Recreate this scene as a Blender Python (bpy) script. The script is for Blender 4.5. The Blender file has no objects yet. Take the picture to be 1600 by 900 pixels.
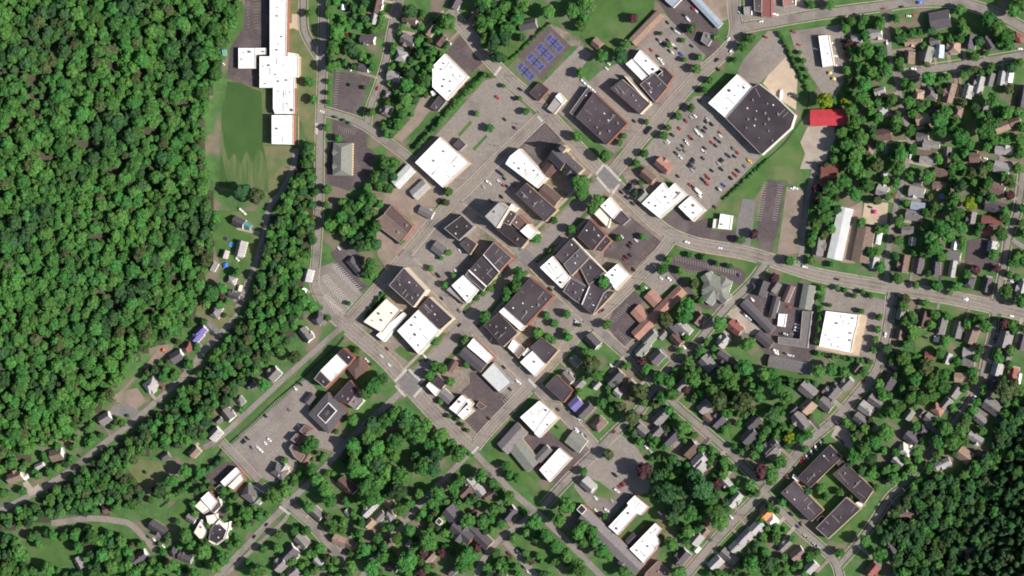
import bpy, bmesh, math, random
import numpy as np
from mathutils import Vector, Matrix, Euler
random.seed(7); rng = np.random.default_rng(7)
scene = bpy.context.scene
COL = scene.collection
rad = math.radians

# ---------------------------------------------------------------- camera
M = 0.65                       # metres per photograph pixel
DIST, TILT = 3200.0, rad(16)
WID = 1600 * M
CAM = Vector((DIST * math.sin(TILT), 0, DIST * math.cos(TILT)))
FWD = (-CAM).normalized()
RGT = FWD.cross(Vector((0, 1, 0))).normalized()
UPV = RGT.cross(FWD)
cam = bpy.data.cameras.new('camera'); cob = bpy.data.objects.new('camera', cam)
COL.objects.link(cob)
cob.matrix_world = Matrix.Translation(CAM) @ Matrix((RGT, UPV, -FWD)).transposed().to_4x4()
cam.sensor_width = 36; cam.lens = 36 * DIST / WID
cam.clip_start = 10; cam.clip_end = 30000
scene.camera = cob
scene.cycles.filter_width = 1.9

# ---------------------------------------------------------------- light
SUN_EL, SUN_AZ = rad(36), rad(99)          # azimuth clockwise from north
w = bpy.data.worlds.new("World"); scene.world = w; w.use_nodes = True
nt = w.node_tree; bg = nt.nodes['Background']
sky = nt.nodes.new('ShaderNodeTexSky'); sky.sky_type = 'NISHITA'; sky.sun_disc = False
sky.sun_elevation = SUN_EL; sky.sun_rotation = SUN_AZ; sky.air_density = 1.0; sky.dust_density = 2.0
sky.altitude = 300
nt.links.new(sky.outputs[0], bg.inputs[0]); bg.inputs[1].default_value = 0.075
sl = bpy.data.lights.new('sun', 'SUN'); sl.energy = 5.0; sl.angle = rad(0.5); sl.color = (1.0, 0.94, 0.88)
so = bpy.data.objects.new('sun', sl); COL.objects.link(so)
sd = Vector((math.sin(SUN_AZ) * math.cos(SUN_EL), math.cos(SUN_AZ) * math.cos(SUN_EL), math.sin(SUN_EL)))
so.rotation_euler = sd.to_track_quat('Z', 'Y').to_euler(); so.location = sd * 1500
scene.view_settings.view_transform = 'Standard'; scene.view_settings.look = 'None'
scene.view_settings.exposure = 0.72; scene.view_settings.gamma = 1.0
scene.view_settings.use_curve_mapping = False

# ---------------------------------------------------------------- terrain and map functions
def ray(px, py):
    return FWD + RGT * ((px - 800) / 1600 * WID / DIST) + UPV * ((450 - py) / 1600 * WID / DIST)
def Pz(px, py, z=0.0):
    d = ray(px, py); t = (z - CAM.z) / d.z
    return CAM + d * t
WB = [(-400, 380), (-50, 358), (130, 322), (300, 308), (400, 312), (450, 298), (500, 272), (540, 228), (590, 180), (640, 128), (690, 62), (720, 12), (760, -80), (900, -400), (1400, -900)]
EB = [(-300, 2600), (300, 2100), (560, 1665), (620, 1615), (680, 1562), (720, 1532), (780, 1484), (860, 1462), (900, 1446), (1300, 1400)]
wby = np.array([-(a - 450) * M for a, b in WB]); wbx = np.array([(b - 800) * M for a, b in WB])
eby = np.array([-(a - 450) * M for a, b in EB]); ebx = np.array([(b - 800) * M for a, b in EB])
def Hn(x, y):
    x = np.asarray(x, float); y = np.asarray(y, float)
    xb = np.interp(y, wby[::-1], wbx[::-1]); d = np.clip(xb - x, 0, 520)
    h = 0.30 * d * d / (d + 40)
    xe = np.interp(y, eby[::-1], ebx[::-1]); d2 = np.clip(x - xe, 0, 400)
    h2 = 0.28 * d2 * d2 / (d2 + 40)
    return h + h2
def H(x, y): return float(Hn(x, y))
def P(px, py, up=0.0):
    """world point of a pixel, lying `up` metres above the ground"""
    z = up
    for _ in range(5):
        p = Pz(px, py, z); z = H(p.x, p.y) + up
    return Pz(px, py, z)

# ---------------------------------------------------------------- materials
MATS = {}
def mat(name, col, rough=0.9, col2=None, scale=0.2, metal=0.0, spec=0.3, detail=4.0, col3=None, scale3=0.03,
        rnd=0.0, bump=0.0, obj=False, lo=0.35, hi=0.65, lo3=0.45, hi3=0.6, transl=0.0):
    if name in MATS: return MATS[name]
    m = bpy.data.materials.new(name); m.use_nodes = True; MATS[name] = m
    n = m.node_tree.nodes; L = m.node_tree.links; b = n['Principled BSDF']
    b.inputs['Roughness'].default_value = rough; b.inputs['Metallic'].default_value = metal
    b.inputs['Specular IOR Level'].default_value = spec
    tc = n.new('ShaderNodeTexCoord'); geo = n.new('ShaderNodeNewGeometry')
    src = tc.outputs['Object'] if obj else geo.outputs['Position']
    out = None
    def c4(c): return (*c, 1)
    if col2 is None: col2 = tuple(c * 0.8 for c in col)
    no = n.new('ShaderNodeTexNoise'); no.inputs['Scale'].default_value = scale; no.inputs['Detail'].default_value = detail
    no.inputs['Roughness'].default_value = 0.62
    if name.startswith('worn'):
        vm = n.new('ShaderNodeVectorMath'); vm.operation = 'MULTIPLY'; vm.inputs[1].default_value = (2.2, 0.2, 1); L.new(src, vm.inputs[0]); src2 = vm.outputs[0]
    else: src2 = src
    L.new(src2, no.inputs['Vector'])
    rp = n.new('ShaderNodeMapRange'); rp.inputs[1].default_value = lo; rp.inputs[2].default_value = hi
    L.new(no.outputs[0], rp.inputs[0])
    mx = n.new('ShaderNodeMix'); mx.data_type = 'RGBA'
    mx.inputs[6].default_value = c4(col); mx.inputs[7].default_value = c4(col2); L.new(rp.outputs[0], mx.inputs[0])
    out = mx.outputs[2]
    if col3:
        n3 = n.new('ShaderNodeTexNoise'); n3.inputs['Scale'].default_value = scale3; n3.inputs['Detail'].default_value = 6
        L.new(src, n3.inputs['Vector'])
        r3 = n.new('ShaderNodeMapRange'); r3.inputs[1].default_value = lo3; r3.inputs[2].default_value = hi3; L.new(n3.outputs[0], r3.inputs[0])
        m3 = n.new('ShaderNodeMix'); m3.data_type = 'RGBA'; L.new(out, m3.inputs[6]); m3.inputs[7].default_value = c4(col3)
        L.new(r3.outputs[0], m3.inputs[0]); out = m3.outputs[2]
    if rnd:
        oi = n.new('ShaderNodeObjectInfo'); hs = n.new('ShaderNodeHueSaturation')
        r = n.new('ShaderNodeMapRange'); r.inputs[3].default_value = 1 - rnd; r.inputs[4].default_value = 1 + rnd
        L.new(oi.outputs['Random'], r.inputs[0]); L.new(r.outputs[0], hs.inputs['Value'])
        mu = n.new('ShaderNodeMath'); mu.operation = 'MULTIPLY'; mu.inputs[1].default_value = 7.31; L.new(oi.outputs['Random'], mu.inputs[0])
        fr = n.new('ShaderNodeMath'); fr.operation = 'FRACT'; L.new(mu.outputs[0], fr.inputs[0])
        r2 = n.new('ShaderNodeMapRange'); r2.inputs[3].default_value = 0.5 - rnd * 0.085; r2.inputs[4].default_value = 0.5 + rnd * 0.045
        L.new(fr.outputs[0], r2.inputs[0]); L.new(r2.outputs[0], hs.inputs['Hue'])
        L.new(out, hs.inputs['Color']); out = hs.outputs[0]
    L.new(out, b.inputs['Base Color'])
    if bump:
        bp = n.new('ShaderNodeBump'); bp.inputs['Strength'].default_value = bump; bp.inputs['Distance'].default_value = 0.3
        L.new(no.outputs[0], bp.inputs['Height']); L.new(bp.outputs[0], b.inputs['Normal'])
    if transl:
        tr = n.new('ShaderNodeBsdfTranslucent'); L.new(out, tr.inputs['Color'])
        ms = n.new('ShaderNodeMixShader'); ms.inputs[0].default_value = transl
        L.new(b.outputs[0], ms.inputs[1]); L.new(tr.outputs[0], ms.inputs[2])
        L.new(ms.outputs[0], n['Material Output'].inputs['Surface'])
    return m

G_GRASS = mat('yard_grass', (0.068, 0.140, 0.038), col2=(0.038, 0.088, 0.025), scale=0.09, col3=(0.15, 0.12, 0.09), scale3=0.045, lo3=0.5, hi3=0.62, bump=0.4)
LAWN = mat('mown_lawn', (0.062, 0.126, 0.030), col2=(0.042, 0.090, 0.022), scale=0.05, col3=(0.11, 0.135, 0.055), scale3=0.03, lo3=0.5, hi3=0.68)
DRYLAWN = mat('dry_lawn', (0.085, 0.118, 0.040), col2=(0.15, 0.135, 0.075), scale=0.08, lo=0.4, hi=0.65)
ASPH = mat('old_asphalt', (0.228, 0.200, 0.174), col2=(0.168, 0.146, 0.129), scale=0.35, detail=9, col3=(0.135, 0.115, 0.105), scale3=0.03, lo3=0.5, hi3=0.7)
ROAD = mat('road_asphalt', (0.222, 0.198, 0.176), col2=(0.165, 0.146, 0.132), scale=0.45, detail=9, col3=(0.14, 0.12, 0.112), scale3=0.05, lo3=0.5, hi3=0.66)
FRESH = mat('fresh_asphalt', (0.092, 0.072, 0.073), col2=(0.060, 0.047, 0.050), scale=0.4, detail=9, col3=(0.12, 0.10, 0.095), scale3=0.04, lo3=0.5, hi3=0.7)
GREYP = mat('grey_asphalt', (0.16, 0.15, 0.145), col2=(0.13, 0.12, 0.118), scale=0.2)
BLOCK = mat('block_paving', (0.235, 0.192, 0.155), col2=(0.14, 0.116, 0.096), scale=0.3, detail=9, col3=(0.085, 0.10, 0.05), scale3=0.05, lo3=0.52, hi3=0.66)
DIRT = mat('packed_dirt', (0.24, 0.185, 0.15), col2=(0.18, 0.14, 0.115), scale=0.1, col3=(0.13, 0.13, 0.07), scale3=0.06, lo3=0.55, hi3=0.7)
GRAV = mat('pale_gravel', (0.32, 0.27, 0.22), col2=(0.25, 0.21, 0.175), scale=0.12)
CONC = mat('concrete', (0.32, 0.272, 0.215), col2=(0.235, 0.20, 0.165), scale=0.3)
TAN = mat('tan_concrete', (0.42, 0.33, 0.24), col2=(0.35, 0.28, 0.205), scale=0.15)
WATER = mat('dark_water', (0.02, 0.028, 0.022), rough=0.15, spec=0.5)
PAINTW = mat('white_road_paint', (0.62, 0.6, 0.56), col2=(0.42, 0.4, 0.36), scale=0.5)
PAINTF = mat('faded_white_paint', (0.46, 0.42, 0.37), col2=(0.33, 0.30, 0.27), scale=0.5)
PAINTY = mat('yellow_road_paint', (0.36, 0.27, 0.13), col2=(0.25, 0.20, 0.13), scale=0.5)
COURTB = mat('blue_court_paint', (0.058, 0.062, 0.165), col2=(0.042, 0.046, 0.125), scale=0.2)
COURTN = mat('brown_court_surround', (0.105, 0.082, 0.074), col2=(0.08, 0.063, 0.058), scale=0.2)
COURTG = mat('green_court_surround', (0.11, 0.13, 0.06), col2=(0.09, 0.108, 0.052), scale=0.2)
TURF = mat('field_turf', (0.044, 0.094, 0.022), col2=(0.034, 0.076, 0.019), scale=0.04)
WORN = mat('worn_field_turf', (0.052, 0.100, 0.026), col2=(0.115, 0.13, 0.06), scale=0.12, lo=0.4, hi=0.68)
SOIL = mat('forest_soil', (0.065, 0.048, 0.036), col2=(0.035, 0.042, 0.022), scale=0.1)

ROOF = {
 'w': ('white', mat('roof_white', (0.76, 0.75, 0.745), rough=0.6, col2=(0.66, 0.64, 0.62), scale=0.2, col3=(0.42, 0.37, 0.32), scale3=0.09, lo3=0.57, hi3=0.74)),
 'c': ('cream', mat('roof_cream', (0.70, 0.63, 0.53), col2=(0.62, 0.55, 0.46), scale=0.15)),
 'k': ('dark', mat('roof_dark', (0.040, 0.030, 0.036), rough=0.8, col2=(0.030, 0.023, 0.028), scale=0.12, col3=(0.062, 0.050, 0.054), scale3=0.04, lo3=0.42, hi3=0.7, rnd=0.34)),
 's': ('slate grey', mat('roof_slate', (0.078, 0.070, 0.077), col2=(0.056, 0.050, 0.056), scale=0.5, rnd=0.2)),
 'g': ('grey', mat('roof_grey', (0.16, 0.148, 0.143), col2=(0.115, 0.106, 0.104), scale=0.5, rnd=0.22)),
 'l': ('pale grey', mat('roof_pale', (0.29, 0.278, 0.268), col2=(0.22, 0.21, 0.203), scale=0.4, rnd=0.12)),
 'm': ('light metal', mat('roof_metal', (0.46, 0.47, 0.46), rough=0.45, col2=(0.40, 0.41, 0.40), scale=0.2, metal=0.0)),
 'n': ('grey green', mat('roof_greygreen', (0.175, 0.18, 0.155), col2=(0.14, 0.145, 0.125), scale=0.3)),
 'b': ('brown', mat('roof_brown', (0.165, 0.115, 0.09), col2=(0.12, 0.085, 0.07), scale=0.4, rnd=0.2)),
 'd': ('dark brown', mat('roof_darkbrown', (0.10, 0.065, 0.055), col2=(0.075, 0.05, 0.043), scale=0.4, rnd=0.15)),
 't': ('tan', mat('roof_tan', (0.28, 0.20, 0.145), col2=(0.21, 0.15, 0.11), scale=0.4, rnd=0.12)),
 'p': ('pinkish brown', mat('roof_pink', (0.29, 0.155, 0.12), col2=(0.23, 0.125, 0.10), scale=0.2)),
 'o': ('orange', mat('roof_orange', (0.45, 0.19, 0.08), col2=(0.36, 0.16, 0.07), scale=0.3)),
 'r': ('red', mat('roof_red', (0.43, 0.040, 0.050), rough=0.6, col2=(0.30, 0.030, 0.038), scale=0.5, detail=8)),
 'e': ('brick red', mat('roof_brickred', (0.20, 0.075, 0.062), col2=(0.15, 0.058, 0.05), scale=0.4)),
 'u': ('blue purple', mat('roof_bluepurple', (0.125, 0.11, 0.28), col2=(0.10, 0.088, 0.22), scale=0.3)),
 'a': ('blue grey', mat('roof_bluegrey', (0.27, 0.31, 0.36), rough=0.5, col2=(0.23, 0.265, 0.31), scale=0.3)),
 'q': ('teal', mat('roof_teal', (0.08, 0.19, 0.19), col2=(0.06, 0.15, 0.15), scale=0.3)),
}
WALL = {
 'br': mat('wall_brick', (0.30, 0.12, 0.075), col2=(0.22, 0.09, 0.06), scale=0.8),
 'tn': mat('wall_tan', (0.48, 0.37, 0.25), col2=(0.40, 0.31, 0.21), scale=0.6),
 'wh': mat('wall_white', (0.74, 0.72, 0.68), col2=(0.66, 0.64, 0.6), scale=0.6),
 'gy': mat('wall_grey', (0.33, 0.31, 0.29), col2=(0.27, 0.25, 0.24), scale=0.6),
 'cr': mat('wall_cream', (0.62, 0.54, 0.42), col2=(0.54, 0.47, 0.37), scale=0.6),
 'rd': mat('wall_red', (0.32, 0.06, 0.045), col2=(0.26, 0.05, 0.04), scale=0.6),
 'bl': mat('wall_blue', (0.28, 0.34, 0.42), col2=(0.24, 0.29, 0.36), scale=0.6),
 'gn': mat('wall_green', (0.30, 0.36, 0.25), col2=(0.26, 0.31, 0.21), scale=0.6),
}
GLASS = mat('window_glass', (0.03, 0.035, 0.045), rough=0.12, spec=0.6)
UNIT = mat('unit_metal', (0.30, 0.28, 0.27), rough=0.5, col2=(0.22, 0.2, 0.2), scale=1.5)
CAPD = mat('dark_coping', (0.105, 0.082, 0.088), rough=0.6)
UNITD = mat('unit_dark', (0.10, 0.09, 0.09), rough=0.6)
CHIM = mat('chimney_brick', (0.26, 0.11, 0.08), scale=1.2)
TRIM = mat('white_trim', (0.75, 0.73, 0.70), rough=0.6)
BARK = mat('bark', (0.11, 0.08, 0.06), col2=(0.07, 0.05, 0.04), scale=2)
WOODP = mat('weathered_wood', (0.20, 0.16, 0.125), scale=2)
LEAF = {
 'g': mat('leaf_green', (0.084, 0.226, 0.056), col2=(0.058, 0.168, 0.042), scale=0.25, rnd=0.30, transl=0.36, rough=0.75, spec=0.12),
 'l': mat('leaf_light', (0.100, 0.262, 0.060), col2=(0.070, 0.198, 0.046), scale=0.25, rnd=0.22, transl=0.36, rough=0.75, spec=0.12),
 'd': mat('leaf_dark', (0.046, 0.115, 0.042), col2=(0.034, 0.086, 0.032), scale=0.25, rnd=0.28, transl=0.2, rough=0.75, spec=0.12),
 'o': mat('leaf_olive', (0.088, 0.122, 0.048), col2=(0.062, 0.09, 0.036), scale=0.25, rnd=0.22, transl=0.25, rough=0.75, spec=0.12),
 'y': mat('leaf_yellow', (0.20, 0.27, 0.025), col2=(0.15, 0.21, 0.02), scale=0.25, transl=0.3, rough=0.75, spec=0.12),
 'm': mat('leaf_maroon', (0.10, 0.045, 0.05), col2=(0.07, 0.032, 0.038), scale=0.25, rnd=0.15, transl=0.2, rough=0.75, spec=0.12),
}
LEAFNAME = {'g': 'mid green', 'l': 'light green', 'd': 'dark green', 'o': 'olive green', 'y': 'bright yellow green', 'm': 'maroon'}

# ---------------------------------------------------------------- object helpers
def tag(o, label=None, cat=None, group=None, kind=None):
    if label: o['label'] = label
    if cat: o['category'] = cat
    if group: o['group'] = group
    if kind: o['kind'] = kind
    return o
def meshobj(name, verts, faces, mats, parent=None, mi=None):
    me = bpy.data.meshes.new(name)
    me.from_pydata([tuple(v) for v in verts], [], faces)
    for m in (mats if isinstance(mats, (list, tuple)) else [mats]): me.materials.append(m)
    if mi is not None: me.polygons.foreach_set('material_index', mi)
    me.update()
    o = bpy.data.objects.new(name, me); COL.objects.link(o)
    if parent: o.parent = parent
    return o
def empty(name, loc, rz=0.0):
    o = bpy.data.objects.new(name, None); COL.objects.link(o)
    o.location = loc; o.rotation_euler = (0, 0, rz); o.empty_display_size = 1
    return o
class MB:
    def __init__(s): s.v = []; s.f = []; s.m = []
    def quad(s, pts, mi=0):
        n = len(s.v); s.v += [tuple(p) for p in pts]; s.f.append(tuple(range(n, n + len(pts)))); s.m.append(mi)
    def box(s, c, size, rz=0.0, mi=0, top=(1, 1), bottom=False):
        cx, cy, cz = c; sx, sy, sz = size[0] / 2, size[1] / 2, size[2]
        cs, sn = math.cos(rz), math.sin(rz); n = len(s.v)
        for (k, z) in ((1, 0), (0, sz)):
            for (a, b) in ((-1, -1), (1, -1), (1, 1), (-1, 1)):
                x = a * sx * (1 if k else top[0]); y = b * sy * (1 if k else top[1])
                s.v.append((cx + x * cs - y * sn, cy + x * sn + y * cs, cz + z))
        fs = [(4, 5, 6, 7), (0, 1, 5, 4), (1, 2, 6, 5), (2, 3, 7, 6), (3, 0, 4, 7)]
        if bottom: fs.append((3, 2, 1, 0))
        for f in fs: s.f.append(tuple(n + i for i in f)); s.m.append(mi)
    def build(s, name, mats, parent=None):
        return meshobj(name, s.v, s.f, mats, parent, s.m)
def area(p): return 0.5 * sum(p[i][0] * p[(i + 1) % len(p)][1] - p[(i + 1) % len(p)][0] * p[i][1] for i in range(len(p)))
def inside(x, y, poly):
    c = False; n = len(poly); j = n - 1
    for i in range(n):
        xi, yi = poly[i][0], poly[i][1]; xj, yj = poly[j][0], poly[j][1]
        if (yi > y) != (yj > y) and x < (xj - xi) * (y - yi) / (yj - yi) + xi: c = not c
        j = i
    return c
ZL = [0.03]
def sheet(name, pxpoly, m, z=None, kind='structure'):
    if z is None: ZL[0] += 0.004; z = ZL[0]
    pts = [Pz(x, y, 0) for x, y in pxpoly]
    pts = [(p.x, p.y, z) for p in pts]
    if area(pts) < 0: pts.reverse()
    o = meshobj(name, pts, [tuple(range(len(pts)))], m)
    o['kind'] = kind
    return o

# ================================================================ DATA: streets
# (points in photograph pixels, width px, sidewalk offset or 0, centre line, phrase)
ROADS = [
 ('street', [(506,-20),(505,60),(503,130),(500,200),(498,330),(494,400),(491,440),(500,466),(520,487)], 10, 2, 0, 'the straight street beside the school'),
 ('street', [(508,478),(545,512),(600,560),(638,602),(690,658),(738,704)], 19, 4, 1, 'the wide street running down from the striped triangular lot'),
 ('street', [(738,704),(756,722),(800,768),(840,802),(880,840),(920,880),(950,910)], 10, 0, 0, 'the tree lined street at the bottom centre'),
 ('street', [(540,506),(585,456),(612,424),(646,384),(690,332),(735,290),(790,236),(826,202),(849,180)], 13, 3, 1, 'the diagonal street past the large empty lot'),
 ('main_street', [(700,16),(728,48),(760,88),(800,128),(850,172),(912,240),(951,278),(990,316),(1022,347),(1052,368),(1092,382),(1160,394),(1200,405),(1275,429),(1360,444),(1425,455),(1510,470),(1620,496)], 15, 3, 1, 'the main street crossing the town'),
 ('street', [(951,278),(968,258),(1004,214),(1028,190),(1044,170),(1090,120),(1130,84),(1146,62),(1150,40),(1147,15),(1145,-20)], 15, 3, 1, 'the street along the big car park'),
 ('street', [(1150,45),(1200,36),(1275,23),(1375,10),(1430,3),(1490,3),(1530,12),(1570,28),(1620,56)], 11, 2, 0, 'the street along the top right edge'),
 ('boulevard', [(951,278),(900,327),(865,362),(822,403),(772,455),(735,500),(690,550),(640,600)], 22, 0, 0, 'the tree lined boulevard of the centre'),
 ('street', [(640,600),(600,637),(560,673),(536,697),(510,728),(480,757),(450,787),(416,820),(380,858),(330,910)], 10, 0, 0, 'the street below the leafy park'),
 ('street', [(450,805),(440,818),(412,843),(370,882),(350,900)], 6, 0, 0, 'the side lane at the bottom left'),
 ('street', [(400,756),(425,772),(452,790),(490,824),(520,858),(540,876)], 10, 2, 0, 'the short street by the bottom left crossing'),
 ('street', [(540,506),(500,541),(452,584),(400,632),(345,682),(318,700)], 9, 0, 0, 'the lane beside the green canal'),
 ('street', [(346,690),(372,717),(404,752)], 8, 2, 0, 'the bridge lane'),
 ('street', [(462,232),(458,262),(440,300),(424,318),(413,352),(403,400),(390,432),(378,466),(366,492),(345,520),(318,550),(288,586),(250,622),(205,661),(160,695),(118,728),(80,755),(40,778),(-20,808)], 10, 0, 0, 'the country road under the wooded hill'),
 ('driveway', [(474,-20),(474,30),(477,52),(490,76),(500,92)], 9, 1, 0, 'the school drive'),
 ('street', [(628,-20),(612,45),(604,90),(592,130),(578,168),(574,192)], 8, 2, 0, 'the street of small houses at the top'),
 ('street', [(503,173),(530,180),(565,193),(600,218),(635,244),(665,272),(704,314)], 9, 2, 0, 'the street left of the square white roof'),
 ('street', [(704,314),(768,358),(822,403),(860,442),(890,470),(922,502),(960,538)], 11, 3, 0, 'the cross street through the brick blocks'),
 ('street', [(960,538),(1000,575),(1050,628),(1100,672),(1150,716),(1190,757)], 9, 1, 0, 'the leafy residential street right of centre'),
 ('street', [(1050,372),(1020,410),(1000,430),(960,470),(922,504),(868,560),(834,598),(800,634),(760,676),(740,702)], 13, 3, 1, 'the street along the dark courtyard blocks'),
 ('street', [(738,704),(700,742),(655,790),(610,845),(580,880),(560,910)], 9, 0, 0, 'the shaded street under the park'),
 ('street', [(630,398),(656,424),(700,470),(728,504),(766,536),(810,580),(836,602),(870,636),(910,676),(932,700)], 12, 3, 0, 'the cross street by the pale slab roof'),
 ('street', [(1200,405),(1175,440),(1140,475),(1115,503),(1085,540),(1040,582),(1000,640),(965,672),(925,712),(885,752),(848,792)], 10, 1, 0, 'the street slanting below the curved lot'),
 ('street', [(1393,452),(1388,500),(1378,550),(1368,580),(1340,615),(1305,655),(1262,692),(1225,735),(1195,765),(1160,800),(1120,842),(1075,895),(1060,912)], 10, 2, 0, 'the long residential street on the right'),
 ('street', [(1383,20),(1388,60),(1393,100),(1400,118),(1408,160),(1418,200),(1420,240),(1408,290),(1398,330),(1391,370),(1386,410),(1386,446)], 8, 0, 0, 'the narrow street between the upper right houses'),
 ('street', [(1400,120),(1450,109),(1525,98),(1620,82)], 10, 1, 0, 'the upper right residential street'),
 ('street', [(1598,270),(1590,330),(1576,370),(1568,420),(1556,475),(1551,520),(1541,560),(1532,597),(1512,630),(1490,660),(1465,695),(1440,725),(1410,760),(1390,777),(1362,820),(1340,850),(1310,884)], 8, 1, 0, 'the far right street'),
 ('street', [(1190,765),(1212,790),(1245,822),(1275,848),(1305,878),(1314,912)], 9, 2, 0, 'the street beside the dark courtyard complex'),
 ('street', [(80,818),(140,810),(185,814),(205,820),(225,840),(244,862)], 10, 0, 0, 'the lane at the bottom left'),
 ('street', [(842,798),(800,828),(775,848),(752,880),(742,912)], 9, 0, 0, 'the lane beside the slate roofed church'),
 ('street', [(788,846),(820,880),(846,910)], 10, 0, 0, 'the gravel strip at the bottom centre'),
 ('street', [(1276,250),(1262,310),(1256,360),(1250,412)], 8, 0, 0, 'the lane left of the long pale shed'),
 ('street', [(1582,374),(1600,386),(1625,392)], 7, 0, 0, 'the far right side street'),
]
RW = []
for nm, pts, wd, sw, cl, ph in ROADS:
    RW.append(([(Pz(x, y, 0).x, Pz(x, y, 0).y) for x, y in pts], wd * M / 2, ph))
SEG = []
for ri, (pts, hw, ph) in enumerate(RW):
    for a, b in zip(pts[:-1], pts[1:]): SEG.append((a[0], a[1], b[0], b[1], hw, ri))
SEGA = np.array([s[:5] for s in SEG])
def seg_dist(x, y):
    ax, ay, bx, by = SEGA[:, 0], SEGA[:, 1], SEGA[:, 2], SEGA[:, 3]
    dx, dy = bx - ax, by - ay; t = np.clip(((x - ax) * dx + (y - ay) * dy) / (dx * dx + dy * dy), 0, 1)
    return np.hypot(x - ax - t * dx, y - ay - t * dy)
def road_near(x, y):
    d = seg_dist(x, y); i = int(np.argmin(d)); s = SEG[i]
    return float(d[i]), math.atan2(s[3] - s[1], s[2] - s[0]), s[5], s[4]
def on_road(x, y, skip=-1, pad=0.0):
    d = seg_dist(x, y) - SEGA[:, 4] - pad
    for i in np.nonzero(d < 0)[0]:
        if SEG[i][5] != skip: return True
    return False

def smooth(pts, step=4.0):
    """Catmull-Rom resample"""
    out = []
    P_ = [pts[0]] + list(pts) + [pts[-1]]
    for i in range(1, len(P_) - 2):
        p0, p1, p2, p3 = [np.array(q, float) for q in P_[i - 1:i + 3]]
        n = max(1, int(np.linalg.norm(p2 - p1) / step))
        for k in range(n):
            t = k / n
            out.append(0.5 * ((2 * p1) + (-p0 + p2) * t + (2 * p0 - 5 * p1 + 4 * p2 - p3) * t * t + (-p0 + 3 * p1 - 3 * p2 + p3) * t ** 3))
    out.append(np.array(pts[-1], float))
    return np.array(out)
def normals(c):
    t = np.gradient(c, axis=0); t /= np.linalg.norm(t, axis=1)[:, None] + 1e-9
    return np.stack([-t[:, 1], t[:, 0]], 1)
def ribbon(mb, c, n, o0, o1, z, keep=None, h=0.0):
    a = c + n * o0; b = c + n * o1
    for i in range(len(c) - 1):
        if keep is not None and not keep[i]: continue
        q = [a[i], b[i], b[i + 1], a[i + 1]]
        zz = z + h
        mb.quad([(p[0], p[1], zz) for p in (q if o0 > o1 else q[::-1])])
        if h:
            for (u, v) in ((a[i], a[i + 1]), (b[i + 1], b[i])):
                mb.quad([(u[0], u[1], z), (v[0], v[1], z), (v[0], v[1], zz), (u[0], u[1], zz)])

# ================================================================ the ground
xs = np.unique(np.concatenate([np.linspace(-9000, -900, 14), np.arange(-900, 901, 9), np.linspace(900, 9000, 14)]))
ys = np.unique(np.concatenate([np.linspace(-9000, -600, 14), np.arange(-600, 601, 9), np.linspace(600, 9000, 14)]))
X, Y = np.meshgrid(xs, ys); Z = Hn(X, Y)
Z = Z + np.where(Z > 1, 1.2 * np.sin(X * 0.03) * np.sin(Y * 0.041), 0)
gv = np.stack([X.ravel(), Y.ravel(), Z.ravel()], 1); nx, ny = len(xs), len(ys)
gf = [(j * nx + i, j * nx + i + 1, (j + 1) * nx + i + 1, (j + 1) * nx + i) for j in range(ny - 1) for i in range(nx - 1)]
g = meshobj('ground', gv, gf, G_GRASS); g['kind'] = 'structure'
GROUND = g
for p in g.data.polygons: p.use_smooth = True

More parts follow.
